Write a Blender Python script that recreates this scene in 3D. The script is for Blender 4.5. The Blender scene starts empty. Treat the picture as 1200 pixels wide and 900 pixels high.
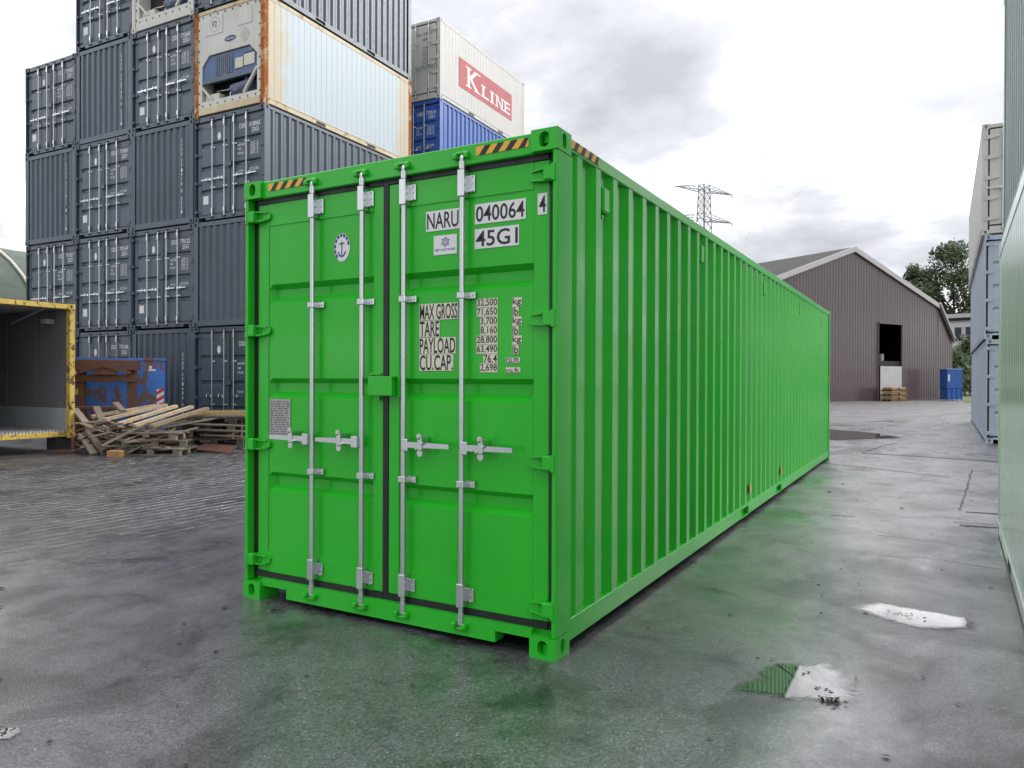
import bpy, bmesh, math, random
from mathutils import Vector, Matrix, noise
R = math.radians
random.seed(11)
S = bpy.context.scene
COL = S.collection

# ------------------------------------------------------------------ camera
cd = bpy.data.cameras.new('camera')
cam = bpy.data.objects.new('camera', cd)
COL.objects.link(cam)
S.camera = cam
cd.sensor_width = 36.0
cd.lens = 26.163
cd.clip_start = 0.05
cd.clip_end = 3000
yaw, pitch, roll = -0.515487, -0.004675, 0.003594
f_ = Vector((math.sin(yaw)*math.cos(pitch), math.cos(yaw)*math.cos(pitch), math.sin(pitch)))
r_ = Vector((math.cos(yaw), -math.sin(yaw), 0))
u_ = r_.cross(f_)
r2 = r_*math.cos(roll) + u_*math.sin(roll)
u2 = -r_*math.sin(roll) + u_*math.cos(roll)
cam.matrix_world = Matrix(((r2.x, u2.x, -f_.x, 1.76963), (r2.y, u2.y, -f_.y, -3.61125), (r2.z, u2.z, -f_.z, 1.5221), (0, 0, 0, 1)))

# ------------------------------------------------------------------ light
SUN_AZ = R(36.0)      # from +Y towards +X
SUN_EL = R(35.0)
sun_dir = Vector((math.sin(SUN_AZ)*math.cos(SUN_EL), math.cos(SUN_AZ)*math.cos(SUN_EL), math.sin(SUN_EL)))
sd = bpy.data.lights.new('sun', 'SUN')
sun = bpy.data.objects.new('sun', sd)
COL.objects.link(sun)
sd.energy = 1.5
sd.angle = R(30)
sd.color = (1.0, 0.97, 0.93)
sun.rotation_euler = (-sun_dir).to_track_quat('-Z', 'Y').to_euler()
sun.location = (0, 0, 60)

W_ = bpy.data.worlds.new('World')
S.world = W_
W_.use_nodes = True
nt = W_.node_tree
N, LK = nt.nodes, nt.links
for n in list(N): N.remove(n)
def wn(t, **k):
    n = N.new(t)
    for a, b in k.items(): setattr(n, a, b)
    return n
def wmath(op, a, b=None, c=None):
    n = wn('ShaderNodeMath', operation=op)
    for i, v in enumerate((a, b, c)):
        if v is None: continue
        if isinstance(v, (int, float)): n.inputs[i].default_value = v
        else: LK.new(v, n.inputs[i])
    return n.outputs[0]
tc = wn('ShaderNodeTexCoord')
sep = wn('ShaderNodeSeparateXYZ'); LK.new(tc.outputs['Generated'], sep.inputs[0])
zc = wmath('MAXIMUM', sep.outputs[2], 0.0)
den = wmath('ADD', zc, 0.22)
px = wmath('DIVIDE', sep.outputs[0], den)
py = wmath('DIVIDE', sep.outputs[1], den)
cmb = wn('ShaderNodeCombineXYZ'); LK.new(px, cmb.inputs[0]); LK.new(py, cmb.inputs[1]); cmb.inputs[2].default_value = 21.83
n1 = wn('ShaderNodeTexNoise'); LK.new(cmb.outputs[0], n1.inputs['Vector'])
n1.inputs['Scale'].default_value = 1.35; n1.inputs['Detail'].default_value = 8; n1.inputs['Roughness'].default_value = 0.56; n1.inputs['Distortion'].default_value = 0.15
ramp = wn('ShaderNodeValToRGB'); LK.new(n1.outputs[0], ramp.inputs[0])
e = ramp.color_ramp.elements
e[0].position = 0.36; e[0].color = (0.47, 0.48, 0.52, 1)
e[1].position = 0.70; e[1].color = (2.80, 2.80, 2.82, 1)
m2 = ramp.color_ramp.elements.new(0.56); m2.color = (0.98, 0.985, 1.01, 1)
m = ramp.color_ramp.elements.new(0.46); m.color = (0.65, 0.66, 0.70, 1)
# sun behind the cloud deck + overcast brightening towards the zenith
dot = wn('ShaderNodeVectorMath', operation='DOT_PRODUCT'); LK.new(tc.outputs['Generated'], dot.inputs[0]); dot.inputs[1].default_value = sun_dir
glow = wmath('POWER', wmath('MAXIMUM', dot.outputs['Value'], 0.0), 5.0)
gain = wmath('ADD', wmath('MULTIPLY', glow, 0.5), wmath('ADD', wmath('MULTIPLY', zc, 0.6), 0.80))
cl = wn('ShaderNodeVectorMath', operation='SCALE'); LK.new(ramp.outputs[0], cl.inputs[0]); LK.new(wmath('MULTIPLY', gain, 10.0), cl.inputs['Scale'])
sky = wn('ShaderNodeTexSky', sky_type='NISHITA', sun_disc=False)
sky.sun_elevation = SUN_EL; sky.sun_rotation = SUN_AZ
mx = wn('ShaderNodeMix', data_type='RGBA'); mx.inputs[0].default_value = 0.95
LK.new(sky.outputs[0], mx.inputs[6]); LK.new(cl.outputs[0], mx.inputs[7])
bg = wn('ShaderNodeBackground'); bg.inputs[1].default_value = 0.1
LK.new(mx.outputs[2], bg.inputs[0])
wo = wn('ShaderNodeOutputWorld'); LK.new(bg.outputs[0], wo.inputs[0])

S.view_settings.view_transform = 'Standard'
S.view_settings.look = 'None'
S.view_settings.exposure = 0.40
S.view_settings.gamma = 1.0
S.view_settings.use_curve_mapping = False

# ------------------------------------------------------------------ materials
MATS = {}
def lin(c):
    return tuple((x/12.92 if x <= .04045 else ((x+.055)/1.055)**2.4) for x in c)
class NT:
    def __init__(s, name):
        s.m = bpy.data.materials.new(name); s.m.use_nodes = True
        s.t = s.m.node_tree; s.n = s.t.nodes; s.l = s.t.links
        s.b = s.n['Principled BSDF']
        s.o = s.n['Material Output']
    def add(s, t, **k):
        x = s.n.new(t)
        for a, b in k.items(): setattr(x, a, b)
        return x
    def inp(s, node, i, v):
        if hasattr(v, 'is_output'): s.l.new(v, node.inputs[i])
        else: node.inputs[i].default_value = v
    def coord(s, kind='Object'):
        if kind == 'World':
            return s.add('ShaderNodeNewGeometry').outputs['Position']
        return s.add('ShaderNodeTexCoord').outputs[kind]
    def noise(s, vec, scale, detail=4, rough=.55, dist=0, stretch=None):
        if stretch:
            mp = s.add('ShaderNodeMapping'); s.l.new(vec, mp.inputs[0]); mp.inputs['Scale'].default_value = stretch; vec = mp.outputs[0]
        x = s.add('ShaderNodeTexNoise'); s.l.new(vec, x.inputs['Vector'])
        x.inputs['Scale'].default_value = scale; x.inputs['Detail'].default_value = detail
        x.inputs['Roughness'].default_value = rough; x.inputs['Distortion'].default_value = dist
        return x.outputs[0]
    def rng(s, v, a, b, c, d):
        x = s.add('ShaderNodeMapRange'); s.l.new(v, x.inputs[0])
        for i, k in enumerate((a, b, c, d)): x.inputs[i+1].default_value = k
        return x.outputs[0]
    def math(s, op, a, b):
        x = s.add('ShaderNodeMath', operation=op); s.inp(x, 0, a); s.inp(x, 1, b); return x.outputs[0]
    def mix(s, fac, a, b):
        x = s.add('ShaderNodeMix', data_type='RGBA')
        s.inp(x, 0, fac); 
        for i, v in ((6, a), (7, b)):
            if hasattr(v, 'is_output'): s.l.new(v, x.inputs[i])
            else: x.inputs[i].default_value = (*v, 1)
        return x.outputs[2]
    def bump(s, h, strength, dist=.01, nrm=None):
        x = s.add('ShaderNodeBump'); x.inputs['Strength'].default_value = strength; x.inputs['Distance'].default_value = dist
        s.l.new(h, x.inputs['Height'])
        if nrm is not None: s.l.new(nrm, x.inputs['Normal'])
        s.l.new(x.outputs[0], s.b.inputs['Normal']); return x.outputs[0]
    def set(s, **k):
        for a, v in k.items():
            nm = {'color': 'Base Color', 'rough': 'Roughness', 'metal': 'Metallic', 'coat': 'Coat Weight', 'coatr': 'Coat Roughness', 'spec': 'Specular IOR Level', 'ior': 'IOR', 'trans': 'Transmission Weight'}[a]
            if hasattr(v, 'is_output'): s.l.new(v, s.b.inputs[nm])
            else: s.b.inputs[nm].default_value = (*v, 1) if a == 'color' else v

def paint(name, c, rough=.35, var=.12, coat=0., metal=0., dirt=0., dirtc=(.12, .10, .08), bump=0., spec=.5, rndobj=0., wave=0.):
    if name in MATS: return MATS[name]
    n = NT(name)
    P = n.coord('World')
    big = n.noise(P, 1.3, 3)
    fine = n.noise(P, 14, 4, .6)
    k = n.rng(big, .3, .7, 1-var, 1+var)
    v = n.add('ShaderNodeVectorMath', operation='SCALE'); v.inputs[0].default_value = c; n.l.new(k, v.inputs['Scale'])
    col = v.outputs[0]
    if rndobj:
        oi = n.add('ShaderNodeObjectInfo')
        kk = n.rng(oi.outputs['Random'], 0, 1, 1-rndobj, 1+rndobj)
        v2 = n.add('ShaderNodeVectorMath', operation='SCALE'); n.l.new(col, v2.inputs[0]); n.l.new(kk, v2.inputs['Scale']); col = v2.outputs[0]
    if dirt > 0:
        st = n.noise(P, 3.0, 5, .65, 0, (3, 3, .35))
        fac = n.rng(st, .52, .78, 0, dirt)
        col = n.mix(fac, col, dirtc)
    n.set(color=col, rough=n.rng(fine, .3, .7, rough*.85, min(1, rough*1.2)), metal=metal, coat=coat, coatr=.14, spec=spec)
    if bump: n.bump(n.noise(P, 30, 3), bump, .004)
    if wave: n.l.new(n.bump(n.noise(P, 4.5, 2, .4), wave, .03), n.b.inputs['Coat Normal'])
    MATS[name] = n.m
    return n.m

def rusty(name, c, rustc=(.16, .055, .02), amt=.5, scale=4., rough=.5, soft=.08):
    if name in MATS: return MATS[name]
    n = NT(name)
    P = n.coord('World')
    a = n.noise(P, scale, 7, .68, .6)
    f = n.rng(a, amt-soft, amt+soft, 1, 0)
    rv = n.noise(P, scale*6, 4)
    rc = n.mix(rv, tuple(x*.55 for x in rustc), tuple(x*1.5 for x in rustc))
    pv = n.rng(n.noise(P, 2.2, 3), .3, .7, .85, 1.1)
    v = n.add('ShaderNodeVectorMath', operation='SCALE'); v.inputs[0].default_value = c; n.l.new(pv, v.inputs['Scale'])
    n.set(color=n.mix(f, v.outputs[0], rc), rough=n.rng(f, 0, 1, rough, .9))
    n.bump(a, .25, .01)
    MATS[name] = n.m
    return n.m

GREEN = paint('green_gloss_paint', (.020, .45, .020), .34, .05, coat=.55, dirt=0, spec=.15, wave=.05)
GALV = paint('galvanised_steel', (.58, .61, .62), .22, .06, metal=.92)
RUBBER = paint('black_rubber_gasket', (.010, .010, .012), .5, .1)
WHITE = paint('white_vinyl', (.72, .73, .73), .45, .03)
CREAM = paint('cream_vinyl', (.66, .65, .52), .5, .04)
INK = paint('black_ink', (.012, .013, .016), .5, .02)
YELLOW = paint('hazard_yellow', (.75, .42, .03), .45, .05)
ORANGE = paint('orange_vinyl', (.72, .20, .02), .5, .05)
REDV = paint('red_vinyl', (.55, .035, .05), .5, .05)
NAVY = paint('navy_print', (.02, .04, .20), .5, .05)
PLATE = paint('aluminium_plate', (.42, .40, .40), .45, .08, metal=.4)
DARKPRINT = paint('etched_print', (.10, .10, .11), .5, .05)
SLATE = paint('slate_grey_paint', (.060, .086, .120), .38, .14, dirt=.18, dirtc=(.11, .11, .11), coat=.1, rndobj=.16)
BLUE = paint('blue_container_paint', (.03, .11, .42), .34, .1, dirt=.15, dirtc=(.05, .09, .2))
PALEBLUE = paint('pale_blue_grey_paint', (.40, .45, .53), .4, .08, dirt=.15, dirtc=(.3, .3, .3))
REEFWHITE = paint('reefer_white_paint', (.62, .64, .63), .4, .06, dirt=.25, dirtc=(.42, .38, .30))
LETTER = paint('white_lettering', (.75, .76, .78), .5, .02)
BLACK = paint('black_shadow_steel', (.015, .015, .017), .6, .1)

# ------------------------------------------------------------------ mesh helpers
class MB:
    def __init__(s): s.v = []; s.f = []; s.sm = []
    def add(s, vs, fs, smooth=False):
        o = len(s.v); s.v += [tuple(p) for p in vs]; s.f += [tuple(i+o for i in f) for f in fs]; s.sm += [smooth]*len(fs)
        return s
    def box(s, a, b, ch=0.):
        x0, y0, z0 = (min(a[i], b[i]) for i in range(3)); x1, y1, z1 = (max(a[i], b[i]) for i in range(3))
        if ch <= 0:
            vs = [(x, y, z) for x in (x0, x1) for y in (y0, y1) for z in (z0, z1)]
            return s.add(vs, [(0, 1, 3, 2), (4, 6, 7, 5), (0, 4, 5, 1), (2, 3, 7, 6), (0, 2, 6, 4), (1, 5, 7, 3)])
        ch = min(ch, (x1-x0)*.45, (y1-y0)*.45, (z1-z0)*.45)
        bm = bmesh.new(); bmesh.ops.create_cube(bm, size=1)
        for v in bm.verts: v.co = ((v.co.x+.5)*(x1-x0)+x0, (v.co.y+.5)*(y1-y0)+y0, (v.co.z+.5)*(z1-z0)+z0)
        bmesh.ops.bevel(bm, geom=bm.edges[:], offset=ch, segments=1, affect='EDGES')
        bm.verts.index_update()
        s.add([v.co[:] for v in bm.verts], [[v.index for v in f.verts] for f in bm.faces]); bm.free(); return s
    def bar(s, p, q, w, h=None, up=(0, 0, 1)):
        p, q = Vector(p), Vector(q); h = h or w; d = (q-p).normalized(); up = Vector(up)
        if abs(d.dot(up)) > .99: up = Vector((1, 0, 0))
        a = d.cross(up).normalized()*w/2; b = a.cross(d).normalized()*h/2
        vs = [c+i*a+j*b for c in (p, q) for i, j in ((-1, -1), (1, -1), (1, 1), (-1, 1))]
        return s.add(vs, [(0, 3, 2, 1), (4, 5, 6, 7), (0, 1, 5, 4), (1, 2, 6, 5), (2, 3, 7, 6), (3, 0, 4, 7)])
    def tube(s, pts, r, n=8, cap=True, smooth=True):
        pts = [Vector(p) for p in pts]; rs = r if isinstance(r, (list, tuple)) else [r]*len(pts)
        vs = []; fs = []
        for i, p in enumerate(pts):
            d = (pts[min(i+1, len(pts)-1)]-pts[max(i-1, 0)]).normalized()
            up = Vector((0, 0, 1)) if abs(d.z) < .95 else Vector((1, 0, 0))
            a = d.cross(up).normalized(); b = a.cross(d)
            for k in range(n):
                t = 2*math.pi*k/n; vs.append(p+(a*math.cos(t)+b*math.sin(t))*rs[i])
        for i in range(len(pts)-1):
            for k in range(n): fs.append((i*n+k, i*n+(k+1) % n, (i+1)*n+(k+1) % n, (i+1)*n+k))
        s.add(vs, fs, smooth)
        if cap: s.add(vs[:n], [tuple(range(n))[::-1]]); s.add(vs[-n:], [tuple(range(n))])
        return s
    def quad(s, *p): return s.add(p, [tuple(range(len(p)))])
    def prism(s, poly, o, u, v, w, th):   # polygon (2d) in frame o,u,v extruded along w by th
        o, u, v, w = Vector(o), Vector(u), Vector(v), Vector(w); n = len(poly)
        a = [o+u*x+v*y for x, y in poly]; b = [p+w*th for p in a]
        return s.add(a+b, [tuple(range(n))[::-1], tuple(range(n, 2*n))]+[(i, (i+1) % n, (i+1) % n+n, i+n) for i in range(n)])
    def corr(s, path, z0, z1, th=0.):     # path: list of (x,y) ; vertical extrusion
        n = len(path); vs = [(x, y, z0) for x, y in path]+[(x, y, z1) for x, y in path]
        return s.add(vs, [(i, i+1, n+i+1, n+i) for i in range(n-1)])
    def build(s, name, mat, parent=None):
        me = bpy.data.meshes.new(name); me.from_pydata(s.v, [], s.f)
        me.polygons.foreach_set('use_smooth', s.sm)
        me.materials.append(mat)
        return mkobj(name, me, parent)
def mkobj(name, me, parent=None):
    o = bpy.data.objects.new(name, me); COL.objects.link(o); o.parent = parent; return o
def tag(o, label=None, cat=None, group=None, kind=None):
    for k, v in (('label', label), ('category', cat), ('group', group), ('kind', kind)):
        if v: o[k] = v
    return o
def empty(name, loc=(0, 0, 0), rz=0.):
    o = bpy.data.objects.new(name, None); COL.objects.link(o); o.location = loc; o.rotation_euler = (0, 0, rz); o.empty_display_size = .2; return o
KIDS = {}
def copy_tree(o, parent=None):
    c = o.copy(); COL.objects.link(c); c.parent = parent
    for k in [x for x in o.children]: copy_tree(k, c)
    return c

TXT = {}
def text_data(body):
    if body not in TXT:
        cu = bpy.data.curves.new('t', 'FONT'); cu.body = body; cu.resolution_u = 3; cu.offset = .012; cu.fill_mode = 'FRONT'
        ob = bpy.data.objects.new('t', cu); COL.objects.link(ob); bpy.context.view_layer.update()
        me = bpy.data.meshes.new_from_object(ob.evaluated_get(bpy.context.evaluated_depsgraph_get()))
        vs = [v.co.copy() for v in me.vertices]; fs = [tuple(p.vertices) for p in me.polygons]
        bpy.data.objects.remove(ob); bpy.data.curves.remove(cu); bpy.data.meshes.remove(me)
        x0 = min(v.x for v in vs); x1 = max(v.x for v in vs); y0 = min(v.y for v in vs); y1 = max(v.y for v in vs)
        TXT[body] = ([((v.x-x0)/(x1-x0), (v.y-y0)/(y1-y0)) for v in vs], fs, (x1-x0)/(y1-y0))
    return TXT[body]
def text(mb, body, o, u, v, w, h):
    """lettering fitted to w x h, lower-left corner o, axes u (right) v (up)"""
    vs, fs, asp = text_data(body); o, u, v = Vector(o), Vector(u), Vector(v)
    if w is None: w = asp*h
    mb.add([o+u*x*w+v*y*h for x, y in vs], fs); return mb

# ------------------------------------------------------------------ container parts
WID = 2.438
def oval_face(mb, o, u, v, n, w, h, ow, oh, depth=.03, back=.07):
    """rectangle w x h at o with an oval hole sunk along -n"""
    o, u, v, n = map(Vector, (o, u, v, n)); cx, cy = w/2, h/2
    ang = sorted([math.atan2(sy*cy, sx*cx) % (2*math.pi) for sx in (-1, 1) for sy in (-1, 1)]+[2*math.pi*(k+.0)/16 for k in range(16)])
    rect, ov = [], []
    for a in ang:
        c, s_ = math.cos(a), math.sin(a); t = min(cx/abs(c) if abs(c) > 1e-9 else 9, cy/abs(s_) if abs(s_) > 1e-9 else 9)
        rect.append((cx+c*t, cy+s_*t))
        # stadium
        r = min(ow, oh)/2; L = abs(oh-ow)/2
        if oh >= ow: ov.append((cx+c*r, cy+s_*r+(L if s_ > 1e-6 else -L if s_ < -1e-6 else 0)))
        else: ov.append((cx+c*r+(L if c > 1e-6 else -L if c < -1e-6 else 0), cy+s_*r))
    m = len(ang); P = lambda q, d=0: o+u*q[0]+v*q[1]-n*d
    vs = [P(q) for q in rect]+[P(q) for q in ov]+[P(q, back) for q in ov]
    fs = [(i, (i+1) % m, m+(i+1) % m, m+i) for i in range(m)]+[(m+i, m+(i+1) % m, 2*m+(i+1) % m, 2*m+i) for i in range(m)]+[tuple(range(2*m, 3*m))]
    mb.add(vs, fs)
def casting_mesh(sx, sy, sz, k=1.):
    """corner casting, outer corner at origin, body extends to -sx,-sy,-sz"""
    a, b, c = .162*k, .178*k, .118*k
    mb = MB(); X, Y, Z = Vector((-sx, 0, 0)), Vector((0, -sy, 0)), Vector((0, 0, -sz))
    o = Vector((0, 0, 0))
    oval_face(mb, o, X, Z, -Y, a, c, .062*k, .085*k if sz else .08)      # end face
    oval_face(mb, o, Y, Z, -X, b, c, .05*k, .085*k)       # side face
    oval_face(mb, o, X, Y, -Z, a, b, .062*k, .11*k)       # top/bottom face
    mb.quad(o+X*a, o+X*a+Y*b, o+X*a+Y*b+Z*c, o+X*a+Z*c)
    mb.quad(o+Y*b, o+Y*b+X*a, o+Y*b+X*a+Z*c, o+Y*b+Z*c)
    mb.quad(o+Z*c, o+Z*c+X*a, o+Z*c+X*a+Y*b, o+Z*c+Y*b)
    return mb
def corr_path(y0, y1, xo, xi, pitch=.278, fo=.072, sl=.068):
    """(x,y) path along y, outer plane xo, inner plane xi"""
    n = max(1, round((y1-y0)/pitch)); p = (y1-y0)/n; k = p/pitch; fi = p-(fo+2*sl)*k
    pts = [(xi, y0)]; y = y0
    for i in range(n):
        a = y+fi/2
        pts += [(xi, a), (xo, a+sl*k), (xo, a+(sl+fo)*k), (xi, a+(2*sl+fo)*k)]
        y += p
    pts.append((xi, y1)); return pts
def recess_panel(mb, u0, u1, z0, z1, y, bands, dep, tp=.032, bt=.036, e=.028, uf=lambda u: u):
    rows = [(z0, 0)]
    for a, b in sorted(bands): rows += [(a, 0), (a+bt, dep), (b-tp, dep), (b, 0)]
    rows.append((z1, 0)); us = [u0, u0+e, u1-e, u1]
    vs = []
    for z, d in rows:
        for k, u in enumerate(us):
            vs.append((uf(u), y+(d if k in (1, 2) else 0), z))
    fs = [(r*4+k, r*4+k+1, r*4+k+5, r*4+k+4) for r in range(len(rows)-1) for k in range(3)]
    mb.add(vs, fs)
def hinge_mesh(mat, name, parent, u, z, side, yd, detail=True):
    """side -1: left post, +1: right; u = door outer edge"""
    mb = MB(); s = -side
    poly = [(0, -.042), (.10, -.030), (.125, -.014), (.125, .014), (.10, .030), (0, .042)]
    mb.prism([(s*a, b) for a, b in poly], (u-side*.004, yd-.001, z), (1, 0, 0), (0, 0, 1), (0, -1, 0), .014)
    if detail:
        mb.bar((u+s*.005, yd-.034, z+.034), (u+s*.105, yd-.018, z+.024), .010, .018, (0, 1, 0))
        mb.bar((u+s*.005, yd-.034, z-.034), (u+s*.105, yd-.018, z-.024), .010, .018, (0, 1, 0))
        mb.bar((u+s*.03, yd-.018, z-.018), (u+s*.06, yd-.017, z+.016), .010, .006, (0, 1, 0))
    mb.box((u-side*.014, yd-.012, z-.04), (u+side*.054, yd-.062, z+.04), .006)
    mb.tube([(u+side*.050, yd-.055, z-.046), (u+side*.050, yd-.055, z+.046)], .014, 8)
    return mb.build(name, mat, parent)
def locking_rod(mb, u, rodside, yd, zt, zb, guides, keep, detail=True):
    yr = yd-.038
    n = 10 if detail else 6
    mb.tube([(u, yr, zb-.02), (u, yr, zt+.02)], .017, n)
    for (za, zb_) in keep:
        mb.box((u-.024, yr-.024, za), (u+.024, yd-.002, zb_), .005)
        if detail:
            mb.box((u+.022, yd-.014, za+.03), (u+.068, yd-.002, zb_-.03), .003)
            for q in (.25, .5, .75):
                mb.tube([(u+.05, yd-.002, za+(zb_-za)*q), (u+.05, yd-.02, za+(zb_-za)*q)], .007, 6)
    for z in guides:
        mb.box((u-.026, yr-.022, z-.02), (u+.024, yd-.002, z+.02), .004)
        mb.box((u+.02, yd-.016, z-.02), (u+.075, yd-.002, z+.02), .003)
        if detail:
            mb.tube([(u+.055, yd, z), (u+.055, yd-.022, z)], .009, 6); mb.tube([(u+.033, yd, z), (u+.033, yd-.022, z)], .009, 6)
    for z, sg in ((zt, 1), (zb, -1)):
        mb.tube([(u, yr, z-.05*sg), (u, yr, z+.012*sg)], .021, n)
        mb.tube([(u, yr, z+.010*sg), (u, yr, z+.034*sg)], [.024, .014], n)
        mb.box((u-.020, yr-.018, z+.006*sg), (u+.022, yr+.012, z+.022*sg), .005)
def cam_keeper(mb, u, yd, z, sg):
    yr = yd-.038
    mb.box((u-.05, yr-.004, z+.002*sg), (u-.024, yd-.004, z+.034*sg), .006)
    mb.box((u+.026, yr-.004, z+.002*sg), (u+.052, yd-.004, z+.034*sg), .006)
    mb.box((u-.046, yr+.016, z+.030*sg), (u+.048, yd-.004, z+.048*sg), .006)
def rod_handle(mb, u, d, z, yd, L=.36, detail=True):
    """d = -1 handle points left, +1 right"""
    yr = yd-.062
    mb.box((u+d*.012, yr-.016, z-.038), (u+d*.058, yr+.022, z+.036), .004)
    mb.prism([(d*.05, -.016), (d*.14, -.014), (d*L, -.010), (d*L, .016), (d*.14, .020), (d*.05, .020)], (u, yr-.004, z), (1, 0, 0), (0, 0, 1), (0, -1, 0), .010)
    r = u+d*.155
    mb.box((r-.016, yr-.028, z-.03), (r+.016, yd-.002, z+.052), .006)
    if detail:
        mb.tube([(r, yr-.028, z+.056), (r, yr-.020, z+.056)], .018, 12)
        mb.tube([(r, yr-.020, z-.044), (r, yr-.012, z-.044)], .021, 12)
        mb.tube([(r, yr-.032, z+.06), (r, yr-.027, z+.06)], .008, 6)
        mb.bar((r-d*.03, yr-.02, z-.02), (r+d*.03, yr-.024, z+.022), .014, .012)

def make_container(name, L, H, m, mside=None, hi=False, castk=1.):
    """dry container; local origin at footprint centre, doors towards -Y. m: main paint"""
    mside = mside or m
    root = empty(name)
    hw, hl = WID/2, L/2; ch = .005 if hi else 0.
    X = lambda u: u-hw
    dy = -hl
    # corner castings
    for sx in (-1, 1):
        for sy in (-1, 1):
            for z, sz in ((0, -1), (H, 1)):
                mb = casting_mesh(sx, sy, sz, castk); o = mb.build('corner_casting', m, root)
                o.location = (sx*hw, sy*hl, z)
    # corner posts (door end has an open channel look: front flange + return)
    for sx in (-1, 1):
        mb = MB()
        mb.box((sx*(hw-.004), dy+.006, .118), (sx*(hw-.032), dy+.080, H-.118), ch)
        mb.box((sx*(hw-.002), dy+.012, .118), (sx*(hw-.016), dy+.20, H-.118), ch)
        mb.build('corner_post', m, root)
        mb = MB(); mb.box((sx*(hw-.004), hl-.004, .118), (sx*(hw-.16), hl-.06, H-.118), ch); mb.box((sx*(hw-.003), hl-.01, .118), (sx*(hw-.02), hl-.16, H-.118)); mb.build('corner_post', m, root)
    # header and sill of the door frame
    mb = MB(); mb.box((-hw+.16, dy+.024, H-.122), (hw-.16, dy+.12, H-.006), ch)
    mb.box((-hw+.06, dy+.075, H-.15), (hw-.06, dy+.12, H-.118)); mb.build('door_header', m, root)
    mb = MB(); mb.prism([(-hw+.162, .095), (-hw+.395, .097), (-hw+.395, .033), (hw-.395, .033), (hw-.395, .097), (hw-.162, .095), (hw-.162, .146), (-hw+.162, .146)], (0, dy+.022, 0), (1, 0, 0), (0, 0, 1), (0, 1, 0), .10)
    mb.box((-hw+.06, dy+.075, .118), (hw-.06, dy+.12, .152)); mb.build('door_sill', m, root)
    # far end frame
    mb = MB(); mb.box((-hw+.16, hl-.01, .02), (hw-.16, hl-.10, .16)); mb.build('end_sill', m, root)
    mb = MB(); mb.box((-hw+.16, hl-.01, H-.115), (hw-.16, hl-.09, H-.01)); mb.build('end_header', m, root)
    # side rails with forklift pockets
    for sx in (-1, 1):
        mb = MB(); mb.box((sx*(hw-.006), dy+.178, H-.085), (sx*(hw-.07), hl-.178, H-.012), ch); mb.build('top_side_rail', mside, root)
        mb = MB(); pk = [(-1.62, -1.25), (.43, .80)] if hi else [(-1.05-.18, -1.05+.18), (1.05-.18, 1.05+.18)]
        y = dy+.178
        for a, b in pk+[(hl-.178, None)]:
            mb.box((sx*(hw-.008), y, .052), (sx*(hw-.06), a, .178), ch)
            if b is None: break
            mb.box((sx*(hw-.008), a-.003, .150), (sx*(hw-.06), b+.003, .178)); mb.box((sx*(hw-.008), a-.003, .052), (sx*(hw-.06), b+.003, .064))
            mb.box((sx*(hw-.055), a-.003, .064), (sx*(hw-.058), b+.003, .15)); y = b
        mb.build('bottom_side_rail', mside, root)
        mb = MB(); mb.corr(corr_path(dy+.18, hl-.15, sx*(hw-.012), sx*(hw-.048)), .17, H-.05); mb.build('side_panel', mside, root)
    # roof, floor, closed end
    mb = MB(); mb.corr(corr_path(dy+.1, hl-.1, 0, -.02), 0, 1)
    vs = [(-hw+.03 if z == 0 else hw-.03, y, H-.02+x) for x, y, z in mb.v]; mb.v = vs; mb.build('roof_panel', m, root)
    mb = MB(); mb.box((-hw+.06, dy+.12, .12), (hw-.06, hl-.06, .165)); mb.build('floor', BLACK, root)
    for k in range(int(L/.6)):
        pass
    mb = MB(); path = corr_path(-hw+.13, hw-.13, hl-.02, hl-.065, .245, .085, .05)
    mb.corr([(b, a) for a, b in path], .15, H-.1); mb.build('end_panel', m, root)
    # gasket
    yd = dy+.062; zb, zt = .186, H-.154
    g = MB()
    g.box((-hw+.030, yd+.004, zb-.042), (-hw+.078, yd+.05, zt+.034)); g.box((hw-.030, yd+.004, zb-.042), (hw-.078, yd+.05, zt+.034))
    g.box((-.020, yd-.006, zb-.042), (.020, yd+.05, zt+.034))
    for a, b in ((-hw+.078, -.02), (.02, hw-.078)):
        g.box((a, yd-.008, zb-.040), (b, yd+.05, zb-.001)); g.box((a, yd-.008, zt+.001), (b, yd+.05, zt+.034))
    g.build('door_gasket', RUBBER, root)
    # doors
    sc = (H-.34)/(2.896-.34); ZZ = lambda z: zb+(z-.186)*sc
    bands = [(ZZ(.752), ZZ(.882)), (ZZ(1.40), ZZ(1.532)), (ZZ(2.054), ZZ(2.181))]
    doors = []
    for side in (-1, 1):
        uo, ui = (.076, 1.199) if side < 0 else (2.362, 1.239)
        a, b = X(min(uo, ui)), X(max(uo, ui))
        po, pi_ = (uo+.10*-side, ui+.085*side)
        pa, pb = X(min(po, pi_)), X(max(po, pi_))
        mb = MB()
        mb.box((a, yd, zb), (pa, yd+.045, zt), .004 if hi else 0); mb.box((pb, yd, zb), (b, yd+.045, zt), .004 if hi else 0)
        mb.box((pa, yd+.001, ZZ(2.59)), (pb, yd+.045, zt)); mb.box((pa, yd+.001, zb), (pb, yd+.045, ZZ(.33)))
        recess_panel(mb, pa+.002, pb-.002, ZZ(.33), ZZ(2.59), yd+.007, bands, .046)
        d = mb.build('door', m, root); doors.append(d)
        for z in (.268, 1.072, 1.862, 2.655): hinge_mesh(m, 'hinge', d, X(uo), ZZ(z), side, yd, hi)
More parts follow.
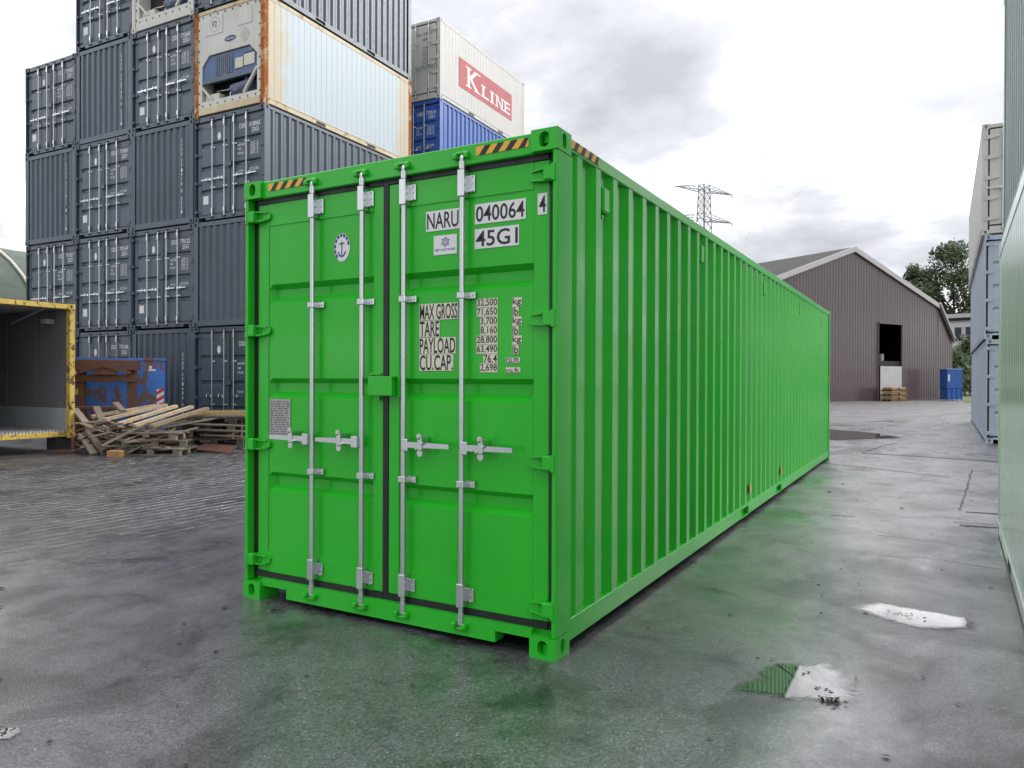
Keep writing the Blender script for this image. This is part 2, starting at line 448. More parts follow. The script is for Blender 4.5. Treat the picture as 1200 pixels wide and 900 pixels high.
        for k, u in enumerate((.627, 1.053) if side < 0 else (1.385, 1.811)):
            mb = MB(); locking_rod(mb, X(u), side, yd, H-.092, .112, (ZZ(.915), ZZ(2.018)), ((ZZ(.196), ZZ(.335)), (ZZ(2.59), H-.146)), hi); rod = mb.build('locking_rod', GALV, d)
            mb = MB(); rod_handle(mb, X(u), side, ZZ(1.130), yd, .36, hi); mb.build('handle', GALV, d)
            for z_, sg in ((H-.092, 1), (.112, -1)): mb = MB(); cam_keeper(mb, X(u), yd-.036, z_, sg); mb.build('cam_keeper', m, root)
        if side > 0:
            mb = MB(); mb.box((X(1.128), yd-.07, ZZ(1.425)), (X(1.318), yd-.062, ZZ(1.545)), .003)
            mb.box((X(1.128), yd-.062, ZZ(1.535)), (X(1.318), yd-.001, ZZ(1.545))); mb.box((X(1.300), yd-.062, ZZ(1.425)), (X(1.312), yd-.001, ZZ(1.535)))
            mb.box((X(1.318), yd-.02, ZZ(1.415)), (X(1.345), yd-.001, ZZ(1.55)), .003)
            mb.build('lock_box', m, d)
        else:
            mb = MB(); mb.box((X(1.095), yd-.012, ZZ(1.43)), (X(1.115), yd-.001, ZZ(1.565))); mb.box((X(1.095), yd-.02, ZZ(1.555)), (X(1.19), yd-.001, ZZ(1.566)))
            mb.box((X(1.14), yd-.022, ZZ(1.395)), (X(1.185), yd-.001, ZZ(1.42)))
            mb.build('lock_hasp', m, d)
    return root, doors, yd, ZZ, X

UX, UZ = Vector((1, 0, 0)), Vector((0, 0, 1))
# ------------------------------------------------------------------ ground
def ground_mat(name, base, wet0, wet1, fine_b, rough0, rough1, streak=1., coarse=.35, damp=(.55, 1.25), grit=.018, film=1.7):
    n = NT(name); P = n.coord('World')
    big = n.noise(P, .55, 5, .6, .4)
    st = n.noise(P, 1.2, 5, .6, .6, (1., .45, 1))
    fine = n.noise(P, 110, 2, .7)
    mid = n.noise(P, 48, 3, .7)
    bumps = n.noise(P, 2.2, 3, .5)
    wet = n.math('MULTIPLY_ADD', st, .6); 
    wn_ = wet.node; n.l.new(n.math('MULTIPLY', big, .4), wn_.inputs[2])
    w = n.rng(wet, wet0, wet1, 0, 1)
    vor = n.add('ShaderNodeTexVoronoi'); n.l.new(P, vor.inputs['Vector']); vor.inputs['Scale'].default_value = 95
    sp = n.rng(vor.outputs['Color'], .0, 1., .35, 1.9)
    k = n.math('MULTIPLY', n.rng(big, .3, .7, damp[0], damp[1]), sp)
    v2 = n.add('ShaderNodeTexVoronoi'); n.l.new(P, v2.inputs['Vector']); v2.inputs['Scale'].default_value = 105
    sx_ = n.add('ShaderNodeSeparateColor'); n.l.new(v2.outputs['Color'], sx_.inputs[0])
    chip = n.math('MULTIPLY', n.rng(sx_.outputs[0], .86, .99, 0, 1), n.rng(v2.outputs['Distance'], .15, .45, 1, 0))
    stn = n.rng(n.noise(P, 1.5, 8, .70, .6), .46, .62, 1, .30)
    k = n.math('MULTIPLY', n.math('MULTIPLY', k, n.math('ADD', n.math('MULTIPLY', chip, 4.), 1.)), stn)
    v = n.add('ShaderNodeVectorMath', operation='SCALE'); v.inputs[0].default_value = base; n.l.new(k, v.inputs['Scale'])
    n.set(color=v.outputs[0], rough=n.rng(w, 0, 1, rough1, rough0), ior=1.6, spec=.5)
    h = n.math('ADD', n.math('MULTIPLY', fine, .5), n.math('MULTIPLY', mid, .9))
    b1 = n.add('ShaderNodeBump'); b1.inputs['Distance'].default_value = .05; b1.inputs['Strength'].default_value = .10; n.l.new(bumps, b1.inputs['Height'])
    b2 = n.add('ShaderNodeBump'); b2.inputs['Distance'].default_value = grit; n.l.new(h, b2.inputs['Height']); n.l.new(b1.outputs[0], b2.inputs['Normal'])
    n.l.new(n.rng(w, 0, 1, coarse, coarse*.25), b2.inputs['Strength'])
    n.l.new(b2.outputs[0], n.b.inputs['Normal'])
    # water film: thin smooth coat lying over the grit where it is wettest
    n.l.new(n.math('MULTIPLY', n.rng(w, .0, 1, .55, 1.0), n.rng(stn, .30, 1, .62, 1)), n.b.inputs['Coat Weight']); n.l.new(n.rng(w, 0, 1, .50, .27), n.b.inputs['Coat Roughness'])
    n.b.inputs['Coat IOR'].default_value = film
    b3 = n.add('ShaderNodeBump'); b3.inputs['Distance'].default_value = grit; n.l.new(h, b3.inputs['Height']); n.l.new(b1.outputs[0], b3.inputs['Normal'])
    n.l.new(n.rng(w, 0, 1, .24, .06), b3.inputs['Strength'])
    n.l.new(b3.outputs[0], n.b.inputs['Coat Normal'])
    return n.m
ASPH = ground_mat('wet_asphalt', (.090, .087, .096), .36, .58, .3, .22, .5)
ROADM = ground_mat('damp_asphalt_road', (.10, .092, .095), .5, .8, .3, .4, .65)
SETTM = ground_mat('wet_concrete_paver', (.050, .048, .052), .38, .62, .3, .3, .5, coarse=.25, film=1.55)

def sheet(name, poly, z, mat, parent=None, kind='structure'):
    mb = MB(); mb.quad(*[(x, y, z) for x, y in poly]); o = mb.build(name, mat, parent)
    if kind: o['kind'] = kind
    return o
yard = sheet('asphalt_yard', [(-500, -300), (500, -300), (500, 900), (-500, 900)], 0, ASPH)
sheet('access_road', [(-30, 26.5), (-1.6, 25.0), (.2, 29.0), (3.6, 41.0), (9, 46.0), (30, 60), (60, 120), (-60, 120), (-60, 40)], .004, ROADM)
GRASS = paint('grass_verge', (.10, .12, .025), .8, .3, bump=.5)
sheet('grass_verge', [(3.75, 60), (30, 52), (80, 140), (3.0, 200), (3.95, 74)], .010, GRASS)

# puddles
def water_mat():
    n = NT('puddle_water'); P = n.coord('World')
    n.set(color=(.05, .05, .052), rough=.02, ior=1.33, spec=.5)
    rp = n.noise(P, 9, 2); nr = n.bump(rp, .012, .01)
    gl = n.add('ShaderNodeBsdfGlossy'); gl.inputs['Roughness'].default_value = .012; gl.inputs['Color'].default_value = (.95, .95, .95, 1); n.l.new(nr, gl.inputs['Normal'])
    lw = n.add('ShaderNodeLayerWeight'); lw.inputs[0].default_value = .5
    mxs = n.add('ShaderNodeMixShader'); n.l.new(n.rng(lw.outputs['Facing'], .3, .9, .03, .36), mxs.inputs[0]); n.l.new(n.b.outputs[0], mxs.inputs[1]); n.l.new(gl.outputs[0], mxs.inputs[2]); 
    at = n.add('ShaderNodeAttribute', attribute_name='depth')
    dn = n.math('ADD', at.outputs['Fac'], n.math('MULTIPLY', n.math('SUBTRACT', n.noise(P, 16, 5, .7), .5), 1.1))
    al = n.rng(dn, .22, .85, 0, 1)
    tr = n.add('ShaderNodeBsdfTransparent'); ms2 = n.add('ShaderNodeMixShader'); n.l.new(al, ms2.inputs[0]); n.l.new(tr.outputs[0], ms2.inputs[1]); n.l.new(mxs.outputs[0], ms2.inputs[2])
    n.l.new(ms2.outputs[0], n.o.inputs['Surface'])
    return n.m
WATER = water_mat()
def puddle(name, pts, z=.004, rag=.03, seed=0, kind='structure', mat=None, n=8, grow=1.25):
    out = []; c = sum((Vector(p) for p in pts), Vector((0, 0)))/len(pts)
    for i in range(len(pts)):
        a, b = Vector(pts[i]), Vector(pts[(i+1) % len(pts)])
        for k in range(n):
            p = a.lerp(b, k/n); q = noise.noise(Vector((p.x*7+seed, p.y*7, 0)))*rag+noise.noise(Vector((p.x*25+seed, p.y*25, 3)))*rag*.5
            d = (b-a).orthogonal().normalized(); out.append(p+d*q)
    m = len(out); vs = []; fs = []; val = []
    for k, (sc, v) in enumerate(((grow, 0.), (1.0, .45), (.86, .8), (.6, 1.), (.3, 1.))):
        vs += [(c.x+(p.x-c.x)*sc, c.y+(p.y-c.y)*sc, z-.0015*(k == 0)) for p in out]; val += [v]*m
    vs.append((c.x, c.y, z)); val.append(1.)
    for k in range(4): fs += [(k*m+i, k*m+(i+1) % m, (k+1)*m+(i+1) % m, (k+1)*m+i) for i in range(m)]
    fs += [(4*m+i, 4*m+(i+1) % m, 5*m) for i in range(m)]
    me = bpy.data.meshes.new(name); me.from_pydata(vs, [], fs); at = me.attributes.new('depth', 'FLOAT', 'POINT'); at.data.foreach_set('value', val)
    me.materials.append(mat or WATER); o = mkobj(name, me)
    if kind: o['kind'] = kind
    return o
o = puddle('puddle', [(1.312, 1.887), (1.45, 2.07), (1.70, 2.03), (1.95, 1.99), (1.99, 1.87), (1.95, 1.77), (1.71, 1.62), (1.50, 1.72)], .004, .025, 1)
o['label'] = 'long white sky-reflecting puddle on the wet asphalt'
o = puddle('puddle', [(.935, .11), (.99, .33), (1.00, .48), (1.03, .585), (1.14, .63), (1.25, .69), (1.38, .62), (1.44, .42), (1.44, .25), (1.36, .18), (1.20, .16), (1.08, .12)], .004, .06, 2)
o['label'] = 'near puddle half reflecting the green container'
o = puddle('puddle', [(-1.2, 17.2), (-.4, 17.4), (.4, 18.3), (.80, 18.9), (1.0, 19.35), (.5, 20.6), (-.2, 21.4), (-1.1, 22.0), (-2.2, 22.6), (-2.4, 19)], .005, .10, 3)
o['label'] = 'dark puddle beyond the far end of the green container'
o = puddle('puddle', [(-1.68, -2.00), (-1.62, -1.93), (-1.63, -1.87), (-1.69, -1.86), (-1.75, -1.89), (-1.80, -1.96)], .004, .04, 5)
o['label'] = 'small ragged puddle at the left edge of the asphalt'
SEAM = paint('dark_wet_joint', (.012, .012, .014), .25, .2)
def seam(pts, w, z=.0035):
    mb = MB()
    for a, b in zip(pts[:-1], pts[1:]):
        a, b = Vector(a), Vector(b); L = (b-a).length; k = max(2, int(L/.12)); prev = None; d = (b-a).normalized(); q = Vector((-d.y, d.x))
        for i in range(k+1):
            p = a.lerp(b, i/k); ww = w*(.45+.9*abs(noise.noise(Vector((p.x*4, p.y*4, w*50))))); off = noise.noise(Vector((p.x*5, p.y*5, 7)))*.025
            cur = (p+q*(ww/2+off), p-q*(ww/2-off))
            if prev: mb.quad((prev[0].x, prev[0].y, z), (prev[1].x, prev[1].y, z), (cur[1].x, cur[1].y, z), (cur[0].x, cur[0].y, z))
            prev = cur
    return mb.build('asphalt_joint', SEAM, yard)
seam([(.45, 13.9), (1.2, 13.75), (2.9, 13.35)], .22)
seam([(.45, 13.9), (.72, 16.2), (1.0, 17.2)], .05)
seam([(2.02, 5.62), (2.45, 5.68)], .14)
seam([(2.10, 6.6), (2.6, 6.62)], .10)
seam([(1.96, 5.78), (2.45, 5.86)], .03)
seam([(1.35, 3.62), (1.75, 3.75), (2.25, 3.6)], .012)
seam([(1.3, 4.6), (1.8, 4.55), (2.28, 4.3)], .014)
seam([(.75, 5.55), (1.0, 5.6)], .05)
seam([(2.05, 6.7), (2.2, 9.0), (2.35, 11.5)], .03)
seam([(-.2, 11.4), (.8, 10.9), (2.0, 10.2)], .05)

# ------------------------------------------------------------------ green container
G, gd, yd, ZZ, X = make_container('shipping_container', 12.192, 2.896, GREEN, hi=True)
tag(G, 'bright green forty-foot container with shiny locking rods in the middle of the yard', 'container')
G.location = (-WID/2, 12.192/2, 0)
dl, dr = gd
HL = 12.192/2
yt = yd-.0025         # print on the door frame plane
yp = yd+.0045         # print on the panel plane (panel sits 7 mm back)
def patch(name, parent, u0, u1, z0, z1, y, mat, th=.0015):
    mb = MB(); mb.box((X(u0), y, z0), (X(u1), y-th, z1)); return mb.build(name, mat, parent)
def lettered(name, parent, body, u0, u1, z0, z1, y, back, ink, mx_=.008, mz=.012):
    p = patch(name, parent, u0, u1, z0, z1, y, back) if back else None
    mb = MB(); text(mb, body, (X(u0)+mx_, y-.0025, z0+mz), UX, UZ, u1-u0-2*mx_, z1-z0-2*mz); mb.build('lettering', ink, p or parent) if False else mb.build('lettering', ink, parent)
lettered('number_plate', dr, 'NARU', 1.521, 1.766, 2.4215, 2.5425, yp, WHITE, INK)
lettered('number_plate', dr, '040064', 1.871, 2.2096, 2.432, 2.548, yp, WHITE, INK)
lettered('number_plate', dr, '4', 2.289, 2.348, 2.442, 2.560, yt, WHITE, INK)
lettered('number_plate', dr, '45G1', 1.871, 2.167, 2.288, 2.4035, yp, WHITE, INK)
patch('logo_plate', dr, 1.578, 1.746, 2.275, 2.391, yp, WHITE)
mb = MB()
for rr, wd in ((.024, .006), (.013, .005)):
    for k in range(12):
        a0, a1 = 2*math.pi*k/12, 2*math.pi*(k+.8)/12
        c = (X(1.664), 2.350)
        mb.quad(*[(c[0]+math.cos(a)*r, yp-.0025, c[1]+math.sin(a)*r) for a, r in ((a0, rr-wd), (a1, rr-wd), (a1, rr), (a0, rr))])
for k in range(6):
    a = 2*math.pi*k/6+.4; c = Vector((X(1.664), yp-.0025, 2.350)); d_ = Vector((math.cos(a), 0, math.sin(a))); t_ = Vector((-math.sin(a), 0, math.cos(a)))
    mb.quad(c+d_*.024-t_*.003, c+d_*.032-t_*.003, c+d_*.032+t_*.003, c+d_*.024+t_*.003)
text(mb, 'NET', (X(1.588), yp-.0025, 2.297), UX, UZ, .036, .014); text(mb, 'CONTAINER', (X(1.628), yp-.0025, 2.298), UX, UZ, .108, .012)
mb.build('logo_print', NAVY, dr)
rows = [('MAX GROSS', .283), ('TARE', .150), ('PAYLOAD', .268), ('CU.CAP.', .250)]
for i, (t, w) in enumerate(rows):
    zt_ = 1.985-i*.1025
    lettered('data_strip', dr, t, 1.473, 1.473+w, zt_-.0985, zt_, yp, CREAM, INK, .004, .003)
nums = [('32,500', .142), ('71,650', .142), ('3,700', .118), ('8,160', .118), ('28,800', .142), ('63,490', .142), ('76.4', .095), ('2,698', .118)]
for i, (t, w) in enumerate(nums):
    zt_ = 1.997-i*.0538
    lettered('data_strip', dr, t, 2.028-w, 2.028, zt_-.051, zt_, yp, CREAM, INK, .003, .002)
for i, t in enumerate(['kg', 'lb', 'kg', 'lb', 'kg', 'lb']):
    zt_ = 1.992-i*.0538; w = .062 if t == 'kg' else .042
    lettered('data_strip', dr, t, 2.124, 2.124+w, zt_-.051, zt_, yp, CREAM, INK, .003, .002)
lettered('data_strip', dr, 'cu.m.', 2.084, 2.176, 1.62, 1.652, yp, CREAM, INK, .002, .002)
lettered('data_strip', dr, 'cu.ft.', 2.084, 2.178, 1.565, 1.597, yp, CREAM, INK, .002, .002)
# round sticker on the left door
mb = MB(); c = Vector((X(.846), yp, 2.386)); k_ = 28
ring = lambda r, y: [(c.x+math.cos(2*math.pi*i/k_)*r*.74, y, c.z+math.sin(2*math.pi*i/k_)*r) for i in range(k_)]
mb.add(ring(.092, yp-.001)+[(x, yp+.001, z) for x, y, z in ring(.092, 0)], [tuple(range(k_))]+[(i, (i+1) % k_, k_+(i+1) % k_, k_+i) for i in range(k_)]); st = mb.build('round_sticker', WHITE, dl)
mb = MB()
for i in range(9):
    a0, a1 = 2*math.pi*(i+.12)/14+.1, 2*math.pi*(i+.85)/14+.1
    mb.quad(*[(c.x+math.cos(a)*r*.74, yp-.0022, c.z+math.sin(a)*r) for a, r in ((a0, .070), (a1, .070), (a1, .090), (a0, .090))])
mb.quad((c.x-.004, yp-.0022, c.z-.05), (c.x+.004, yp-.0022, c.z-.05), (c.x+.004, yp-.0022, c.z+.04), (c.x-.004, yp-.0022, c.z+.04))
for i in range(8):
    a0, a1 = math.pi*1.1+i*.1*math.pi, math.pi*1.1+(i+1)*.1*math.pi
    mb.quad(*[(c.x+math.cos(a)*r*.74, yp-.0022, c.z-.012+math.sin(a)*r) for a, r in ((a0, .040), (a1, .040), (a1, .052), (a0, .052))])
mb.quad((c.x-.022, yp-.0022, c.z+.018), (c.x+.022, yp-.0022, c.z+.022), (c.x+.022, yp-.0022, c.z+.030), (c.x-.022, yp-.0022, c.z+.026))
mb.build('sticker_print', NAVY, dl)
# safety approval plate
patch('data_plate', dl, .186, .386, 1.138, 1.388, yp, PLATE, .003)
mb = MB(); rnd = random.Random(3)
for i in range(15):
    zz = 1.374-i*.0158; x = .196
    while x < .37:
        w = rnd.uniform(.008, .035); mb.quad(*[(X(a), yp-.0045, b) for a, b in ((x, zz-.007), (min(.378, x+w), zz-.007), (min(.378, x+w), zz), (x, zz))]); x += w+rnd.uniform(.005, .02)
mb.build('plate_print', DARKPRINT, dl)
# hazard stripes on the header and top side rail
def hazard(parent, o, u, v, n, L, h, k):
    o, u, v, n = map(Vector, (o, u, v, n)); mb = MB(); mb.prism([(0, 0), (L, 0), (L, h), (0, h)], o, u, v, n, .0015); b = mb.build('hazard_tape', YELLOW, parent)
    mb = MB(); p = L/k
    for i in range(k):
        x0 = i*p+p*.25
        pts = [(x0, 0), (min(x0+p*.48, L), 0), (min(x0+p*.48+h*.8, L), h), (min(x0+h*.8, L), h)]
        mb.add([o+n*.0025+u*a+v*b_ for a, b_ in pts], [(0, 1, 2, 3)])
    mb.build('hazard_print', INK, parent)
HB = paint('hazard_dark', (.05, .035, .03), .5, .05)
hazard(G, (X(.215), -HL+.022, 2.818), UX, UZ, (0, -1, 0), .36, .05, 4)
hazard(G, (X(1.905), -HL+.022, 2.818), UX, UZ, (0, -1, 0), .345, .05, 4)
hazard(G, (WID/2-.004, -HL+.182, 2.826), (0, 1, 0), UZ, (1, 0, 0), .40, .05, 4)
# vents, placards and tie-points on the visible side
for y in (.735, 2.96, 5.74, 8.52, 11.0):
    for sx in (-1, 1):
        mb = MB(); xx = sx*(WID/2-.048)
        mb.box((xx, -HL+y-.05, 2.57), (xx+sx*.034, -HL+y+.05, 2.73), .012); v_ = mb.build('vent', GREEN, G)
        mb = MB(); mb.tube([(xx+sx*.002, -HL+y-.03, 2.545), (xx+sx*.018, -HL+y-.03, 2.545)], .012, 6); mb.build('vent_rivet', GREEN, G)
def placard(y, z, w, h):
    mb = MB(); xx = WID/2-.0105; mb.box((xx, -HL+y, z), (xx+.002, -HL+y+w, z+h)); mb.build('placard', ORANGE, G)
    mb = MB(); mb.quad(*[(xx+.0035, -HL+y+w*a, z+h*b) for a, b in ((.22, .3), (.78, .3), (.78, .72), (.22, .72))]); mb.build('placard_print', YELLOW, G)
placard(4.92, .27, .068, .10); placard(6.86, .27, .068, .10)
mb = MB(); mb.box((WID/2-.0105, HL-.30, 1.5), (WID/2-.008, HL-.26, 1.62)); mb.build('placard', YELLOW, G)


# ------------------------------------------------------------------ dark stack on the left
TH = 0.034222
ST0 = Vector((-12.192, 8.957)); PITCH = 2.44; TIER = 2.6536; Z0 = .195
ax = Vector((math.cos(TH), math.sin(TH))); bx = Vector((-math.sin(TH), math.cos(TH)))
def spot(col, s):                      # col counted from the right, s along the container
    p = ST0-ax*(PITCH*(col+.5))+bx*s; return p
L20 = 6.058
def door_print(doors, yd, ZZ, X, seed, letters='CXDU', digits='773645 2', code='22G1', mat=LETTER, sticker=True):
    rnd = random.Random(seed); dl, dr = doors; yq = yd-.003; yq2 = yd+.004
    mb = MB()
    text(mb, letters, (X(1.52), yq2, ZZ(2.40)), UX, UZ, .25, .115); text(mb, digits, (X(1.87), yq2, ZZ(2.40)), UX, UZ, .46, .115); text(mb, code, (X(1.95), yq2, ZZ(2.25)), UX, UZ, .24, .105)
    for i, t in enumerate(('MAX GROSS', 'TARE', 'PAYLOAD')):
        text(mb, t, (X(1.48), yq2, ZZ(1.93-i*.115)), UX, UZ, (.24, .11, .20)[i], .055)
    for i in range(6):
        text(mb, '%d,%d%d0' % (rnd.randint(2, 67), rnd.randint(1, 9), rnd.randint(0, 9)), (X(1.90), yq2, ZZ(1.94-i*.058)), UX, UZ, .17, .046)
        text(mb, 'kg' if i % 2 == 0 else 'lb', (X(2.12), yq2, ZZ(1.94-i*.058)), UX, UZ, .05, .046)
    text(mb, 'CU.CAP.', (X(1.48), yq2, ZZ(1.22)), UX, UZ, .2, .05); text(mb, '33.2 CU.M.', (X(1.88), yq2, ZZ(1.22)), UX, UZ, .3, .07)
    mb.build('lettering', mat, dr)['kind'] = 'stuff'
    mb = MB(); c = (X(.83), 2.2); k = 14
    mb.add([(c[0]+math.cos(2*math.pi*i/k)*.06, yq2-.001, ZZ(2.32)+math.sin(2*math.pi*i/k)*.10) for i in range(k)], [tuple(range(k))]); mb.build('round_sticker', mat, dl)
    if sticker:
        mb = MB(); mb.box((X(.26), yq2-.002, ZZ(.47)), (X(.45), yq2-.001, ZZ(.70))); mb.build('data_plate', WHITE, dl)
def end_print(root, L, H, body):
    mb = MB(); x = -WID/2+.47; z = H*.80
    for chx in body:
        if chx != ' ': text(mb, chx, (x, L/2-.016, z), (-1, 0, 0), UZ, .05, .085)
        z -= .115 if chx != ' ' else .075
    mb.build('lettering', LETTER, root)['kind'] = 'stuff'
protoN, dN, ydN, ZN, XN = make_container('shipping_container', L20, TIER-.012, SLATE)
protoB, dB, ydB, ZB, XB = make_container('shipping_container', L20, TIER+Z0-.012, SLATE)
used = {'N': False, 'B': False}
def dark(col, tier, doorside, label, nums):
    """tier 1 = bottom"""
    kind = 'B' if tier == 1 else 'N'
    pr = protoB if kind == 'B' else protoN
    if not used[kind]: used[kind] = True; o = pr
    else: o = copy_plain(pr)
    jit = (random.uniform(-.012, .012), random.uniform(-.02, .02))
    p = spot(col, L20/2+jit[1]); o.location = (p.x+jit[0], p.y, 0 if tier == 1 else Z0+(tier-1)*TIER)
    o.rotation_euler = (0, 0, TH+(0 if doorside else math.pi))
    tag(o, label, 'container', 'dark grey containers in the tall stack')
    PRINTS.append((o, kind, doorside, nums))
PRINTS = []
def copy_plain(o, parent=None):
    c = o.copy(); COL.objects.link(c); c.parent = parent
    for k in list(o.children): copy_plain(k, c)
    return c
CN = ['rightmost column', 'third column from left', 'second column from left', 'leftmost column']
TN = ['bottom row', 'second row up', 'third row up', 'fourth row up', 'fifth row up']
lay = {  # (col from right, tier): door side visible
 (0, 1): 1, (0, 2): 0, (0, 3): 1, (0, 5): 1,
 (1, 1): 0, (1, 2): 1, (1, 3): 0, (1, 4): 1,
 (2, 1): 1, (2, 2): 1, (2, 3): 1, (2, 4): 0, (2, 5): 1,
 (3, 1): 1, (3, 2): 1, (3, 3): 0, (3, 4): 1}
NUM = {(0, 3): ('CXNU', '018965 2'), (1, 4): ('CXDU', '773645 2'), (1, 2): ('OOLU', '770122 4'), (2, 2): ('OOLU', '770147 6'), (2, 1): ('OOLU', '770186 1'), (2, 3): ('OOLU', '773491 2')}
for (c_, t_), d_ in lay.items():
    lab = 'dark grey container showing its %s, %s of the tall stack, %s' % ('doors' if d_ else 'corrugated closed end', TN[t_-1], CN[c_])
    lab = 'dark grey container, %s to us, %s, %s, tall stack' % ('doors' if d_ else 'ribbed end', TN[t_-1], CN[c_])
    dark(c_, t_, d_, lab, NUM.get((c_, t_), ('CXDU', '77%04d %d' % (random.randint(1000, 9999), random.randint(0, 9)))))
for i, (o, kind, doorside, nm) in enumerate(PRINTS):
    if doorside:
        ds = sorted([k for k in o.children if k.name.startswith('door.') or k.name == 'door'], key=lambda k: sum(v.co.x for v in k.data.vertices))
        if kind == 'B': door_print(ds, ydB, ZB, XB, i, nm[0], nm[1])
        else: door_print(ds, ydN, ZN, XN, i, nm[0], nm[1])
    else:
        end_print(o, L20, TIER, nm[0]+' '+nm[1]+' 22G1')
# small vents on the visible long sides of the end column
for o, kind, ds, nm in PRINTS:
    pass

# ------------------------------------------------------------------ refrigerated containers
REEFSIDE = paint('reefer_side_panel', (.60, .66, .70), .38, .05, dirt=.35, dirtc=(.62, .58, .46))
REEFFRAME = rusty('reefer_frame_cream', (.62, .52, .34), (.30, .11, .03), .38, 2.6, .5, .07)
REEFRUST = rusty('reefer_rust_post', (.55, .40, .22), (.34, .10, .02), .56, 3.2, .6, .06)
REEFCLEAN = paint('reefer_frame_white', (.60, .60, .55), .45, .08, dirt=.35, dirtc=(.35, .25, .14))
UNITBLUE = paint('unit_blue_cover', (.035, .10, .26), .35, .1)
UNITGREY = paint('unit_grey_blue', (.10, .14, .20), .5, .1)
BOXCREAM = paint('cream_box', (.62, .60, .50), .5, .05)
def tri_mat():
    n = NT('reefer_side_weathered'); P = n.coord('Object')
    sp = n.add('ShaderNodeSeparateXYZ'); n.l.new(P, sp.inputs[0])
    a = n.math('ABSOLUTE', sp.outputs[1], 0)
    nz = n.noise(n.coord('World'), 1.6, 5, .6, .8)
    e_ = n.math('ADD', a, n.math('MULTIPLY', nz, 1.2))
    f = n.rng(e_, 2.75, 3.15, 0, 1)
    st = n.noise(n.coord('World'), 3.5, 5, .65, 0, (3, 3, .25))
    col = n.mix(n.rng(st, .45, .8, 0, .35), (.44, .52, .57), (.52, .54, .53))
    n.set(color=n.mix(f, col, (.50, .42, .28)), rough=.4)
    return n.m
REEFSIDE2 = tri_mat()
